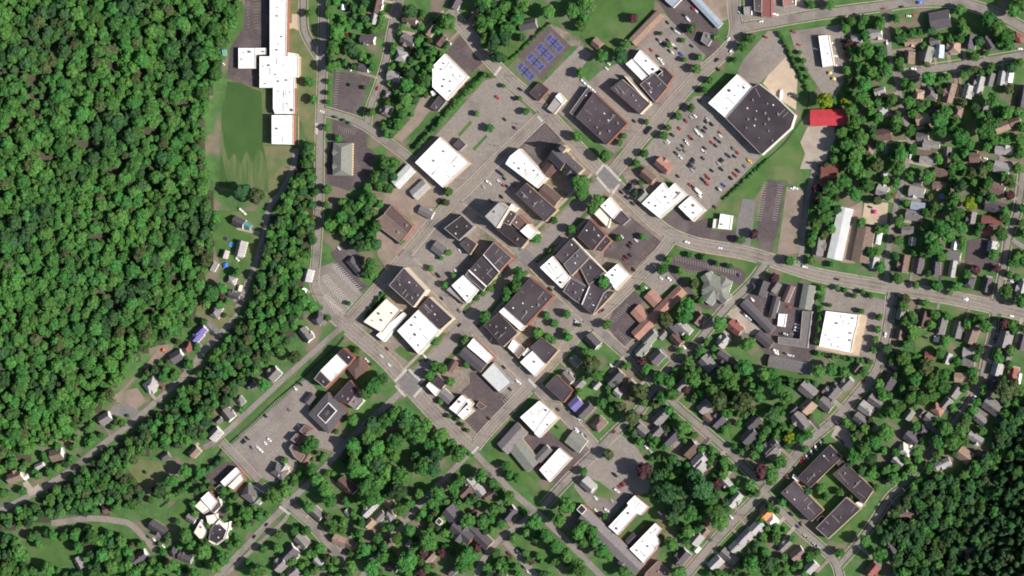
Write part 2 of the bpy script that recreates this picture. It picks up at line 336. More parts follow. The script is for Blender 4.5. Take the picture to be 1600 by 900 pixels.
# paved and planted areas
AREAS = [
 ('city_block_paving', BLOCK, [(700,322),(851,182),(951,280),(1045,372),(922,506),(836,604),(738,706),(640,604),(542,508)]),
 ('plaza_paving', BLOCK, [(930,500),(960,540),(985,548),(1010,530),(990,500),(960,480)]),
 ('paved_yard', ASPH, [(900,145),(940,110),(975,95),(1000,70),(1060,110),(1090,112),(1050,160),(1010,205),(960,240),(900,200),(880,180)]),
 ('field_edge', DRYLAWN, [(331,138),(348,122),(382,126),(411,140),(416,182),(414,227),(424,262),(427,303),(360,299),(329,293),(318,252),(317,188)]),
 ('sports_field', TURF, [(334,140),(348,126),(380,130),(408,142),(412,180),(411,227),(420,262),(424,300),(360,295),(332,290),(322,250),(321,190)]),
 ('field_edge', WORN, [(350,226),(357,252),(366,240),(376,256),(385,236),(395,254),(404,232),(410,238),(418,262),(422,299),(362,294),(352,270)]),
 ('field_edge', WORN, [(342,200),(347,200),(352,240),(360,280),(355,280),(346,240)]),
 ('lawn', DRYLAWN, [(348,121),(380,122),(408,140),(427,140),(427,170),(424,180),(424,226),(411,226),(409,144),(380,131)]),
 ('school_path', CONC, [(465,47),(467.5,47),(498,100),(496,103)]),
 ('school_path', CONC, [(459,170),(498,170),(498,172),(459,172)]),
 ('school_path', CONC, [(465.5,100),(467.5,100),(467.5,226),(465.5,226)]),
 ('lawn', DRYLAWN, [(411,228),(458,228),(456,255),(438,292),(420,310),(418,262)]),
 ('lawn', LAWN, [(378,0),(382,20),(380,44),(368,66),(360,60),(366,20)]),
 ('lawn', DRYLAWN, [(450,0),(466,0),(466,44),(490,86),(495,100),(494,225),(484,225),(466,180),(466,90),(450,84)]),
 ('lawn', LAWN, [(480,0),(497,0),(497,70),(480,45)]),
 ('school_car_park', FRESH, [(384,-10),(422,-10),(422,90),(406,90),(406,138),(404,138),(348,121),(340,140),(336,135),(345,105),(353,85),(365,66),(378,48),(382,25)]),
 ('paved_yard', TAN, [(456,22),(467,22),(467,48),(458,44),(450,46),(450,36),(456,36)]),
 ('car_park', FRESH, [(522,110),(580,119),(562,178),(519,172)]),
 ('car_park', FRESH, [(519,184),(562,196),(577,212),(572,216),(574,230),(587,240),(580,270),(562,292),(545,298),(507,286),(505,272),(520,212)]),
 ('car_park', FRESH, [(712,62),(730,50),(754,98),(731,120),(697,84)]),
 ('dirt_yard', DIRT, [(658,152),(672,147),(682,160),(655,195),(628,222),(612,217),(640,188)]),
 ('car_park', ASPH, [(756,126),(777,121),(838,184),(704,316),(640,256),(660,232),(690,202)]),
 ('lawn', LAWN, [(715,210),(735,188),(738,192),(718,214)]),
 ('lawn', LAWN, [(738,232),(760,210),(762,214),(741,236)]),
 ('car_park', FRESH, [(849,190),(878,218),(842,262),(810,232)]),
 ('car_park', ASPH, [(785,242),(842,297),(820,330),(783,322),(768,356),(722,314)]),
 ('car_park', ASPH, [(1108,150),(1190,244),(1120,316),(1100,334),(1074,306),(1050,284),(1015,262),(990,252),(1040,195),(1085,150)]),
 ('paved_yard', BLOCK, [(972,270),(1012,258),(1040,280),(1004,318),(985,300)]),
 ('loading_yard', ASPH, [(1200,48),(1217,50),(1229,88),(1200,118),(1178,138),(1152,112),(1162,92)]),
 ('loading_yard', TAN, [(1229,88),(1246,122),(1244,172),(1212,152),(1192,130),(1200,118)]),
 ('car_park', ASPH, [(1234,49),(1313,38),(1320,60),(1318,130),(1306,150),(1287,148),(1262,112),(1240,70)]),
 ('gravel_yard', GRAV, [(1262,198),(1302,196),(1306,214),(1290,250),(1268,264),(1250,264),(1246,232)]),
 ('gravel_drive', DIRT, [(1229,292),(1256,294),(1250,395),(1214,400),(1222,345)]),
 ('car_park', FRESH, [(1200,280),(1227,285),(1218,350),(1206,395),(1190,394),(1182,368),(1190,310)]),
 ('gravel_yard', GREYP, [(1160,310),(1180,313),(1178,345),(1172,384),(1148,380),(1154,335)]),
 ('lawn', LAWN, [(1244,206),(1258,240),(1250,264),(1262,286),(1228,282),(1202,276),(1186,300),(1180,310),(1160,308),(1152,340),(1122,330),(1110,338),(1130,312),(1192,256),(1226,228)]),
 ('car_park', FRESH, [(1036,344),(1056,324),(1084,348),(1104,340),(1113,360),(1148,360),(1152,380),(1192,392),(1130,384),(1080,372)]),
 ('car_park', FRESH, [(985,338),(1034,378),(984,428),(966,405),(943,402),(948,368)]),
 ('lawn', LAWN, [(1050,396),(1058,388),(1090,394),(1160,407),(1180,412),(1172,450),(1150,482),(1136,470),(1096,474),(1070,440),(1048,412)]),
 ('car_park', FRESH, [(1052,400),(1100,403),(1130,411),(1158,420),(1166,430),(1156,446),(1148,444),(1124,427),(1100,426),(1066,426),(1048,412)]),
 ('paved_yard', FRESH, [(1036,416),(1050,418),(1082,456),(1098,472),(1140,466),(1128,486),(1100,482),(1072,456)]),
 ('car_park', FRESH, [(985,450),(1008,468),(985,490),(1002,515),(985,532),(975,542),(948,510),(962,478)]),
 ('car_park', ASPH, [(1005,440),(1034,414),(1058,440),(1030,462)]),
 ('car_park', ASPH, [(1292,442),(1386,470),(1374,540),(1366,566),(1268,546),(1276,500),(1288,466)]),
 ('paved_yard', TAN, [(1343,490),(1356,494),(1342,556),(1318,554),(1276,545),(1278,538),(1330,551)]),
 ('car_park', FRESH, [(1152,474),(1180,452),(1202,440),(1274,444),(1274,548),(1262,566),(1200,558),(1172,518)]),
 ('gravel_yard', GRAV, [(1136,490),(1152,478),(1190,514),(1180,524),(1164,520)]),
 ('car_park', ASPH, [(1037,20),(1102,86),(1090,114),(1064,125),(1045,104),(1000,76),(988,66)]),
 ('car_park', FRESH, [(1020,-10),(1078,-10),(1122,45),(1126,76),(1112,96),(1048,30)]),
 ('paved_yard', DIRT, [(1100,-10),(1140,-10),(1138,30),(1126,34),(1092,-4)]),
 ('paved_yard', ASPH, [(1162,-10),(1250,-10),(1262,16),(1204,30),(1160,34)]),
 ('court_surround', COURTN, [(857,38),(893,72),(846,126),(808,88)]),
 ('court_surround', COURTG, [(808,88),(846,126),(836,142),(820,134),(792,106)]),
 ('car_park', ASPH, [(848,130),(907,70),(925,84),(905,112),(930,140),(905,170),(890,190),(872,176),(860,152)]),
 ('paved_yard', BLOCK, [(858,36),(908,60),(905,72),(893,72),(856,37)]),
 ('lawn', LAWN, [(906,58),(936,-10),(1024,-10),(1022,16),(982,58),(960,84),(920,80)]),
 ('lawn', LAWN, [(770,92),(800,50),(830,62),(815,80),(790,104)]),
 ('car_park', ASPH, [(936,694),(962,672),(996,700),(1022,742),(1012,770),(985,776),(950,815),(918,790),(896,760),(912,720)]),
 ('lawn', LAWN, [(922,748),(936,752),(962,772),(958,782),(930,775),(925,772)]),
 ('car_park', FRESH, [(797,664),(812,642),(880,690),(900,676),(930,702),(880,762),(866,755),(850,750),(800,712),(772,694)]),
 ('lawn', LAWN, [(766,708),(774,696),(836,752),(862,782),(850,780),(800,745)]),
 ('car_park', FRESH, [(735,582),(766,580),(780,612),(800,628),(748,679),(715,645),(700,630),(735,600)]),
 ('car_park', ASPH, [(772,560),(784,556),(826,598),(800,626),(784,612),(804,598)]),
 ('car_park', ASPH, [(360,697),(412,650),(472,596),(482,592),(495,610),(482,640),(512,672),(545,690),(520,705),(470,692),(462,736),(430,756),(392,738),(365,706)]),
 ('car_park', FRESH, [(338,722),(372,722),(384,730),(345,770),(316,744)]),
 ('paved_yard', FRESH, [(315,800),(345,790),(360,805),(322,818),(300,830)]),
 ('car_park', ASPH, [(499,418),(520,410),(562,450),(566,460),(536,494),(508,478),(489,458),(490,425)]),
 ('car_park', FRESH, [(517,396),(540,378),(566,400),(560,436),(576,448),(564,456),(540,430)]),
 ('dirt_yard', DIRT, [(585,312),(602,300),(614,296),(650,266),(694,302),(664,350),(640,376),(604,420),(590,400),(583,350)]),
 ('car_park', ASPH, [(664,366),(694,338),(742,346),(735,398),(720,424),(702,442),(650,412),(642,390)]),
 ('car_park', ASPH, [(848,474),(872,468),(926,510),(900,540),(878,546),(834,512)]),
 ('lawn', LAWN, [(568,500),(600,456),(604,462),(572,508)]),
 ('lawn', LAWN, [(616,548),(626,540),(650,560),(642,568)]),
 ('car_park', GRAV, [(1306,666),(1320,662),(1336,688),(1330,702),(1312,692),(1298,682)]),
 ('car_park', FRESH, [(1512,376),(1540,370),(1562,402),(1556,420),(1508,420)]),
 ('paved_yard', TAN, [(1351,315),(1388,317),(1386,352),(1346,350)]),
 ('gravel_yard', DIRT, [(1322,326),(1348,314),(1346,352),(1336,412),(1314,410),(1332,330)]),
 ('gravel_yard', GREYP, [(178,632),(196,628),(220,643),(208,655),(165,648)]),
 ('dirt_yard', DIRT, [(180,628),(196,610),(215,606),(228,626),(214,640),(200,632)]),
 ('dirt_yard', DIRT, [(198,585),(222,555),(250,540),(272,536),(266,562),(240,568),(215,585),(184,625),(175,622)]),
 ('gravel_yard', GRAV, [(62,700),(84,690),(92,684),(90,694),(74,710),(64,710)]),
 ('gravel_drive', GRAV, [(35,754),(44,752),(52,762),(60,756),(66,768),(46,776)]),
 ('lawn', DRYLAWN, [(198,730),(215,718),(250,720),(262,740),(250,760),(228,765),(212,750)]),
 ('lawn', LAWN, [(262,800),(280,780),(300,778),(302,796),(286,812),(264,812)]),
 ('lawn', LAWN, [(330,370),(340,330),(400,330),(412,352),(400,395),(385,440),(370,400),(345,410)]),
 ('lawn', DRYLAWN, [(310,470),(330,468),(375,480),(360,500),(345,515),(322,504),(305,492)]),
 ('lawn', LAWN, [(640,760),(645,735),(690,738),(680,752),(655,768)]),
 ('gravel_yard', GREYP, [(325,500),(345,516),(335,524),(322,512)]),
 ('lawn', LAWN, [(40,850),(70,835),(118,850),(118,880),(60,895)]),
 ('lawn', LAWN, [(1430,530),(1452,520),(1480,545),(1500,590),(1480,640),(1450,650),(1425,600)]),
 ('lawn', LAWN, [(1500,150),(1520,160),(1530,220),(1560,230),(1520,238),(1505,215),(1495,180)]),
 ('lawn', LAWN, [(1432,474),(1560,496),(1545,508),(1430,490)]),
 ('lawn', LAWN, [(1062,625),(1075,610),(1088,630),(1080,645),(1068,640)]),
 ('lawn', LAWN, [(1170,640),(1208,620),(1216,645),(1190,660),(1160,700),(1145,695),(1140,670)]),
 ('lawn', LAWN, [(1270,765),(1296,735),(1310,750),(1340,785),(1325,778),(1290,812),(1286,798)]),
 ('lawn', LAWN, [(1298,844),(1345,798),(1352,812),(1318,850)]),
 ('lawn', LAWN, [(1318,716),(1350,745),(1372,770),(1366,768),(1322,724)]),
 ('lawn', LAWN, [(800,840),(850,830),(880,880),(850,890),(820,870)]),
 ('lawn', LAWN, [(1205,570),(1260,586),(1265,600),(1235,610),(1205,590)]),
]
for nm, m, pl in AREAS: sheet(nm, pl, m)
LOTS = [[(Pz(x, y).x, Pz(x, y).y) for x, y in pl] for nm, m, pl in AREAS if 'lawn' not in nm and 'block' not in nm and 'field' not in nm]

# rivulets: green banks with dark water
def pline(name, pts, wd, m, z):
    c = smooth([(Pz(x, y).x, Pz(x, y).y) for x, y in pts]); mb = MB()
    ribbon(mb, c, normals(c), wd * M / 2, -wd * M / 2, z); o = mb.build(name, m); o['kind'] = 'structure'; return o
CANAL = [(356,690),(395,655),(430,622),(470,588),(500,560),(522,540),(535,524)]
pline('canal_bank', CANAL, 12, LAWN, 0.245); pline('canal_water', [(x + 2, y + 2) for x, y in CANAL], 3, WATER, 0.252)
CRK = [(752,112),(722,138),(700,165),(680,190),(655,212),(640,232)]
pline('creek_bank', CRK, 13, LAWN, 0.246); pline('creek_water', CRK, 2.5, WATER, 0.252)
DITCH = [(1126,311),(1160,281),(1200,247),(1225,224),(1243,200),(1260,172),(1263,142),(1247,108),(1232,78),(1220,54)]
pline('ditch_bank', DITCH, 6, LAWN, 0.247); pline('ditch_water', DITCH, 1.8, WATER, 0.252)
pline('river_water', [(350,696),(330,725),(305,752),(280,770),(250,792)], 4, WATER, 0.252)

# streets with kerbed sidewalks and painted lines
for ri, (nm, pts, wd, sw, cl, ph) in enumerate(ROADS):
    c = smooth(RW[ri][0]); n = normals(c); hw = wd * M / 2
    mb = MB(); ribbon(mb, c, n, hw, -hw, 0.26 + 0.004 * ri)
    o = mb.build(nm, ROAD if ri not in (9, 13, 28, 30) else ASPH); o['kind'] = 'structure'
    if sw:
        mb = MB()
        for sgn in (1, -1):
            off = hw + (0.9 if sw > 2 else 1.6)
            mid = c + n * sgn * (off + 0.7)
            keep = [not on_road(p[0], p[1], ri, 0.3) for p in mid]
            keep = [keep[i] and keep[min(i + 1, len(keep) - 1)] for i in range(len(keep))]
            wd_ = 1.0 if sw < 3 else 1.4
            a, b = (sgn * (off + wd_), sgn * off)
            if sgn < 0: a, b = b, a
            ribbon(mb, c, n, a, b, 0.2, keep, h=0.24)
        o = mb.build('sidewalk', CONC); o['kind'] = 'structure'
    if sw > 1:
        mb = MB()
        for sgn in (1, -1):
            mid = c + n * sgn * (hw + 0.15)
            keep = [not on_road(p[0], p[1], ri, 0.3) for p in mid]
            a, b = (sgn * (hw + 0.32), sgn * (hw + 0.02))
            if sgn < 0: a, b = b, a
            ribbon(mb, c, n, a, b, 0.2, keep, h=0.245)
        o = mb.build('kerb', CONC); o['kind'] = 'structure'
    if cl:
        mb = MB(); keep = [not on_road(p[0], p[1], ri, 1.0) for p in c]
        for o0, o1 in ((0.42, 0.12), (-0.12, -0.42)): ribbon(mb, c, n, o0, o1, 0.42, keep)
        o = mb.build('centre_line', PAINTY); o['kind'] = 'structure'
        mb = MB()
        for s_ in (1, -1):
            k2 = [keep[i] and (i % 3 != 2) for i in range(len(c))]
            e = s_ * (hw - 0.9 if wd < 16 else hw - 2.4)
            ribbon(mb, c, n, e + 0.12, e - 0.12, 0.42, keep)
        o = mb.build('lane_line', PAINTF); o['kind'] = 'structure'
# patches at the two big crossings
sheet('crossing_paving', [(945,258),(968,284),(957,302),(932,278)], GREYP, 0.43)
sheet('crossing_paving', [(641,577),(660,600),(644,620),(618,600)], GREYP, 0.43)
sheet('crossing_paving', [(822,388),(838,404),(822,418),(806,402)], GREYP, 0.43)
# boulevard strips: planted verges and parking bays either side
BV = smooth([(Pz(x, y).x, Pz(x, y).y) for x, y in ROADS[7][1]]); BN = normals(BV)
for s_ in (1, -1):
    mb = MB(); keep = [not on_road(p[0], p[1], 7, 2.0) and not (i % 17 in (0, 1, 2, 3)) for i, p in enumerate(BV + BN * s_ * 10)]
    a, b = (s_ * 12.4, s_ * 9.2)
    if s_ < 0: a, b = b, a
    ribbon(mb, BV, BN, a, b, 0.2, keep, h=0.24); o = mb.build('verge', LAWN); o['kind'] = 'structure'
    mb = MB(); keep = [not on_road(p[0], p[1], 7, 1.0) for p in BV + BN * s_ * 14]
    a, b = (s_ * 16.4, s_ * 13.4)
    if s_ < 0: a, b = b, a
    ribbon(mb, BV, BN, a, b, 0.2, keep, h=0.22); o = mb.build('sidewalk', CONC); o['kind'] = 'structure'

def stripes(p0, p1, spacing, length, angle=None, m=None, wd=0.22, z=0.45, lengthwise=False):
    """parking bay lines between two pixels: `length` px long, turned `angle` degrees from the row"""
    a = Pz(*p0); b = Pz(*p1); d = (b - a); L = d.length; d.normalize(); nn = int(L / (spacing * M))
    ang = rad(90 if angle is None else angle)
    u = Vector((d.x * math.cos(ang) - d.y * math.sin(ang), d.x * math.sin(ang) + d.y * math.cos(ang), 0))
    v = Vector((-u.y, u.x, 0)) * wd / 2
    mb = MB()
    for i in range(nn + 1):
        c = a + d * (i * spacing * M); e = c + u * length * M
        mb.quad([(q.x, q.y, z) for q in (c - v, e - v, e + v, c + v)])
    o = mb.build('parking_lines', m or PAINTF); o['kind'] = 'structure'
S = stripes
for y0, x0 in ((2, 395), (46, 395)): pass
S((404,0),(404,48),5,-8,m=PAINTY); S((386,4),(386,46),5,4)
S((385,66),(408,70),4,6,m=PAINTY); S((368,118),(400,135),4,-7,m=PAINTY)
S((866,110),(906,76),3.6,8,angle=-70); S((870,140),(893,120),3.6,8,angle=-70)
for k in range(4): S((822+k*9,236-k*9),(845+k*8,258-k*8),4,0.5)
S((850,196),(818,230),3.4,26,angle=90,m=PAINTF,wd=0.15); 
S((1150,170),(1072,262),3.8,8,m=PAINTF,wd=.18); S((1168,190),(1090,282),3.8,-8,wd=.18); S((1135,152),(1050,250),3.8,8,wd=.18); S((1186,215),(1108,305),3.8,-8,wd=.18); S((1120,150),(1028,244),3.8,-8,wd=.18)
for a, b in (((505,432),(548,478)), ((522,414),(560,452)), ((507,462),(530,486))):
    S(a, b, 4.2, 7.5, angle=60, m=PAINTW, wd=0.32); S(a, b, 4.2, -7.5, angle=120, m=PAINTW, wd=0.32)
S((1056,400),(1158,424),4,7,angle=-75); S((1068,426),(1092,430),4,7,angle=75); S((1116,412),(1150,424),4,7,angle=-75)
S((1192,285),(1182,345),3.6,8,angle=90); S((1224,290),(1214,345),3.6,-8,angle=90,m=PAINTF)
S((952,502),(978,474),3.8,8,angle=-80); S((962,520),(980,540),3.8,8,angle=100)
S((790,630),(806,612),3.6,9,m=PAINTW); S((782,622),(798,606),3.6,-6,m=PAINTF)
S((385,690),(455,625),3.8,7,m=PAINTF); S((398,702),(470,636),3.8,7,m=PAINTF); S((415,715),(480,650),3.8,-7); S((376,682),(440,625),3.8,6)
S((722,588),(738,576),3.8,9,m=PAINTW,angle=70)
S((672,400),(690,415),3.8,7,m=PAINTW); S((700,410),(718,392),3.8,7,m=PAINTF)
S((970,400),(1004,368),4,7,m=PAINTY); S((985,425),(1026,382),4,7,m=PAINTY)
S((722,640),(760,628),4,8,m=PAINTY); S((716,650),(742,676),4,7,m=PAINTY)
S((1346,352),(1386,338),4,8,m=PAINTY); S((1375,318),(1374,348),4,7,m=PAINTY)
S((860,720),(880,700),3.8,8,m=PAINTF); S((868,756),(905,720),3.8,-8,m=PAINTF)
S((525,112),(520,168),4,7); S((700,180),(730,150),4,8,m=PAINTF); S((760,150),(800,190),4,8)
S((740,150),(780,190),4,-8); S((1298,460),(1366,478),4,8); S((530,196),(556,205),3.5,7,angle=-80); S((572,284),(582,266),3.5,-6)
S((720,318),(742,338),4,8); S((735,306),(752,322),4,8,m=PAINTW)
def crosswalk(p0, p1, width=4.0, m=None):
    a = Pz(*p0); b = Pz(*p1); d = b - a; L = d.length; d.normalize(); n = Vector((-d.y, d.x, 0)) * width / 2
    mb = MB(); k = max(2, int(L / 1.5))
    for i in range(k):
        c = a + d * (L * (i + 0.15) / k); e = a + d * (L * (i + 0.72) / k)
        mb.quad([(q.x, q.y, 0.46) for q in (c - n, e - n, e + n, c + n)])
    o = mb.build('crosswalk', m or PAINTW); o['kind'] = 'structure'
for a, b in (((946,258),(970,283)), ((933,277),(954,301)), ((944,257),(932,272)), ((957,302),(968,288)),
             ((639,577),(660,598)), ((618,602),(634,620)), ((636,577),(617,596)), ((647,620),(661,604)),
             ((496,72),(496,102)), ((495,192),(495,210)), ((437,791),(453,804)), ((500,173),(508,176)),
             ((841,182),(848,190)), ((773,118),(783,104)), ((826,592),(838,605)), ((734,712),(748,698))): crosswalk(a, b, 2.6)

# ================================================================ landmarks for the labels
LM = [(445,60,'the long white school'),(440,200,'the square white school wing'),(370,210,'the school sports field'),(392,30,'the school car park'),
 (533,245,'the grey green hipped building'),(550,145,'the small striped lot by the school street'),(703,120,'the five sided white store'),
 (850,85,'the blue tennis courts'),(940,185,'the brick edged dark hall'),(1010,100,'the white roofed school wings'),(1012,45,'the long tan roofed building'),
 (1060,75,'the car park of the tan building'),(1100,25,'the long blue grey roof'),(1140,150,'the white half of the big store'),(1190,190,'the dark half of the big store'),
 (1100,240,'the big full car park'),(1290,80,'the white bank roof'),(1296,184,'the bright red roof'),(1275,235,'the pale gravel yard'),
 (1215,340,'the striped strip lot'),(1040,312,'the L shaped white store'),(1080,326,'the white store with tan vents'),(1132,347,'the small white garage'),
 (690,254,'the square white roofed hall'),(770,150,'the large half empty lot'),(635,275,'the pale metal shed'),(615,350,'the square brown roof'),
 (825,260,'the curved white hall'),(890,250,'the dark church'),(838,316,'the long dark hall'),(790,350,'the tall tower block'),
 (760,300,'the lot below the curved hall'),(770,400,'the red brick fronted block'),(720,450,'the white roof on the boulevard'),(715,355,'the dark square roof'),
 (690,385,'the tree dotted lot'),(636,448,'the tall dark roofed block'),(655,518,'the white roof by the small lawn'),(597,494,'the cream roof'),
 (825,475,'the dark block with a white stripe'),(868,425,'the cream white roof'),(920,410,'the dark roofed downtown block'),(964,433,'the white corner roof'),
 (990,385,'the dark car park by the main street'),(1110,410,'the curved lot'),(1117,452,'the star shaped grey roof'),(1030,490,'the pink metal roofs'),
 (1310,515,'the large white plaza store'),(1240,490,'the car yard'),(1235,570,'the long grey shed'),(1310,365,'the long pale shed'),(1349,382,'the long brown hall'),
 (1368,333,'the tan patio'),(530,430,'the striped triangular lot'),(545,410,'the dark hidden house'),(520,575,'the dark roof with white middle'),
 (510,645,'the slate hip roof with skylight'),(430,665,'the big lot by the canal'),(640,690,'the leafy park'),(785,590,'the pale slab roof'),
 (720,635,'the white stepped roof'),(843,655,'the rust stained white roof'),(868,726,'the white roof with two units'),(800,690,'the grey gabled hall'),
 (875,607,'the dark roof with brick edge'),(898,631,'the blue purple roof'),(980,730,'the lot by the white wings'),(990,815,'the twin white wings'),
 (960,850,'the long grey gable'),(1295,770,'the dark courtyard complex'),(722,825,'the slate roofed church'),(332,828,'the white mansion'),
 (365,750,'the white brown roof by the bridge'),(392,775,'the pointed grey house'),(1205,808,'the orange and cream roof'),(1415,704,'the cream roofed cottage'),
 (1545,350,'the long reddish house'),(1520,246,'the square brown shed'),(1430,340,'the upper right terrace houses'),(1468,33,'the large grey hall'),
 (1470,80,'the row of upper right cottages'),(1540,130,'the row of white ended houses'),(1500,520,'the houses under the main street'),(1550,635,'the lone grey house by the woods'),
 (1340,645,'the houses above the angled parking'),(1100,650,'the leafy residential street'),(1180,670,'the slate cross gabled house'),(1080,780,'the dark clump of trees'),
 (1140,860,'the row of bottom right cottages'),(312,520,'the purple roofed house'),(375,388,'the house with round pools'),(374,348,'the house with teal extension'),
 (234,601,'the grey house by the dirt slope'),(88,712,'the dark and brown house'),(230,740,'the dry lawn'),(246,825,'the long dark bottom left house'),
 (480,845,'the bottom left crossing'),(850,850,'the gravel strip'),(640,60,'the top residential street'),(1575,250,'the right edge houses'),
 (1120,600,'the big olive trees'),(960,590,'the house with shed below the church lot'),(1460,600,'the green back gardens'),(145,840,'the bottom left lawns'),
 (1450,850,'the lower right woods edge'),(1230,640,'the tan hipped house'),(1030,670,'the houses above the white wings lot'),(560,860,'the orange roofed houses')]
ORD = ['first','second','third','fourth','fifth','sixth','seventh','eighth','ninth','tenth','eleventh','twelfth','thirteenth','fourteenth','fifteenth','sixteenth','seventeenth','eighteenth','nineteenth','twentieth','twenty-first','twenty-second','twenty-third','twenty-fourth','twenty-fifth','twenty-sixth','twenty-seventh','twenty-eighth','twenty-ninth','thirtieth']
PEND = []       # (object, px, py, adjectives, noun)
def describe(o, px, py, adj, noun): PEND.append((o, px, py, adj, noun))
def finish_labels():
    byk = {}
    for (o, px, py, adj, noun) in PEND:
        best = min(LM, key=lambda l: (l[0] - px) ** 2 + (l[1] - py) ** 2)
        dx, dy = px - best[0], py - best[1]; d = math.hypot(dx, dy)
        if d < 9: rel = 'at'
        elif abs(dx) > 2 * abs(dy): rel = 'right of' if dx > 0 else 'left of'
        elif abs(dy) > 2 * abs(dx): rel = 'below' if dy > 0 else 'above'
        else: rel = ('below' if dy > 0 else 'above') + (' right of' if dx > 0 else ' left of')
        byk.setdefault((adj, noun, rel, best[2]), []).append((px, py, o))
    for (adj, noun, rel, lm), L in byk.items():
        L.sort(key=lambda t: t[0])
        for i, (px, py, o) in enumerate(L):
            s = f'{adj} {noun} {rel} {lm}'
            if len(L) > 1: s += f', {ORD[min(i, 29)]} from left'
            if len(s.replace(',', '').split()) > 16: s = s.replace('mid sized ', '')
            if len(s.split()) > 16: s = s.replace(' the ', ' ', 1)
            if len(s.split()) > 16: s = s.replace(' roofed', '')
            o['label'] = s

# ================================================================ buildings
FOOT = []      # footprints (world) to keep trees off
def footprint(px, py, r): FOOT.append((px, py, r))
def oriented(poly):
    """world quad -> centre, length, width, angle (long side)"""
    p = [Vector((q[0], q[1])) for q in poly]
    e = [(p[(i + 1) % 4] - p[i]) for i in range(4)]
    l0 = (e[0].length + e[2].length) / 2; l1 = (e[1].length + e[3].length) / 2
    c = sum(p, Vector((0, 0))) / 4
    if l0 >= l1: return c, l0, l1, math.atan2(e[0].y, e[0].x)
    return c, l1, l0, math.atan2(e[1].y, e[1].x)
def window_rows(poly, h, parent, storey=3.4, gap=2.3):
    mb = MB(); n = len(poly)
    for i in range(n):
        a = Vector(poly[i]); b = Vector(poly[(i + 1) % n]); L = (b - a).length
        if L < 5: continue
        d = (b - a) / L; nrm = Vector((d.y, -d.x))
        k = int((L - 1.5) / gap)
        for s_ in range(max(1, int(h / storey))):
            z0 = s_ * storey + 1.0
            for j in range(k):
                t = (L - (k - 1) * gap) / 2 + j * gap
                c = a + d * t + nrm * 0.05; q = d * 0.45
                mb.quad([(c.x - q.x, c.y - q.y, z0), (c.x + q.x, c.y + q.y, z0), (c.x + q.x, c.y + q.y, z0 + 1.6), (c.x - q.x, c.y - q.y, z0 + 1.6)])
    if mb.f:
        o = mb.build('window', GLASS, parent); o['kind'] = 'stuff'
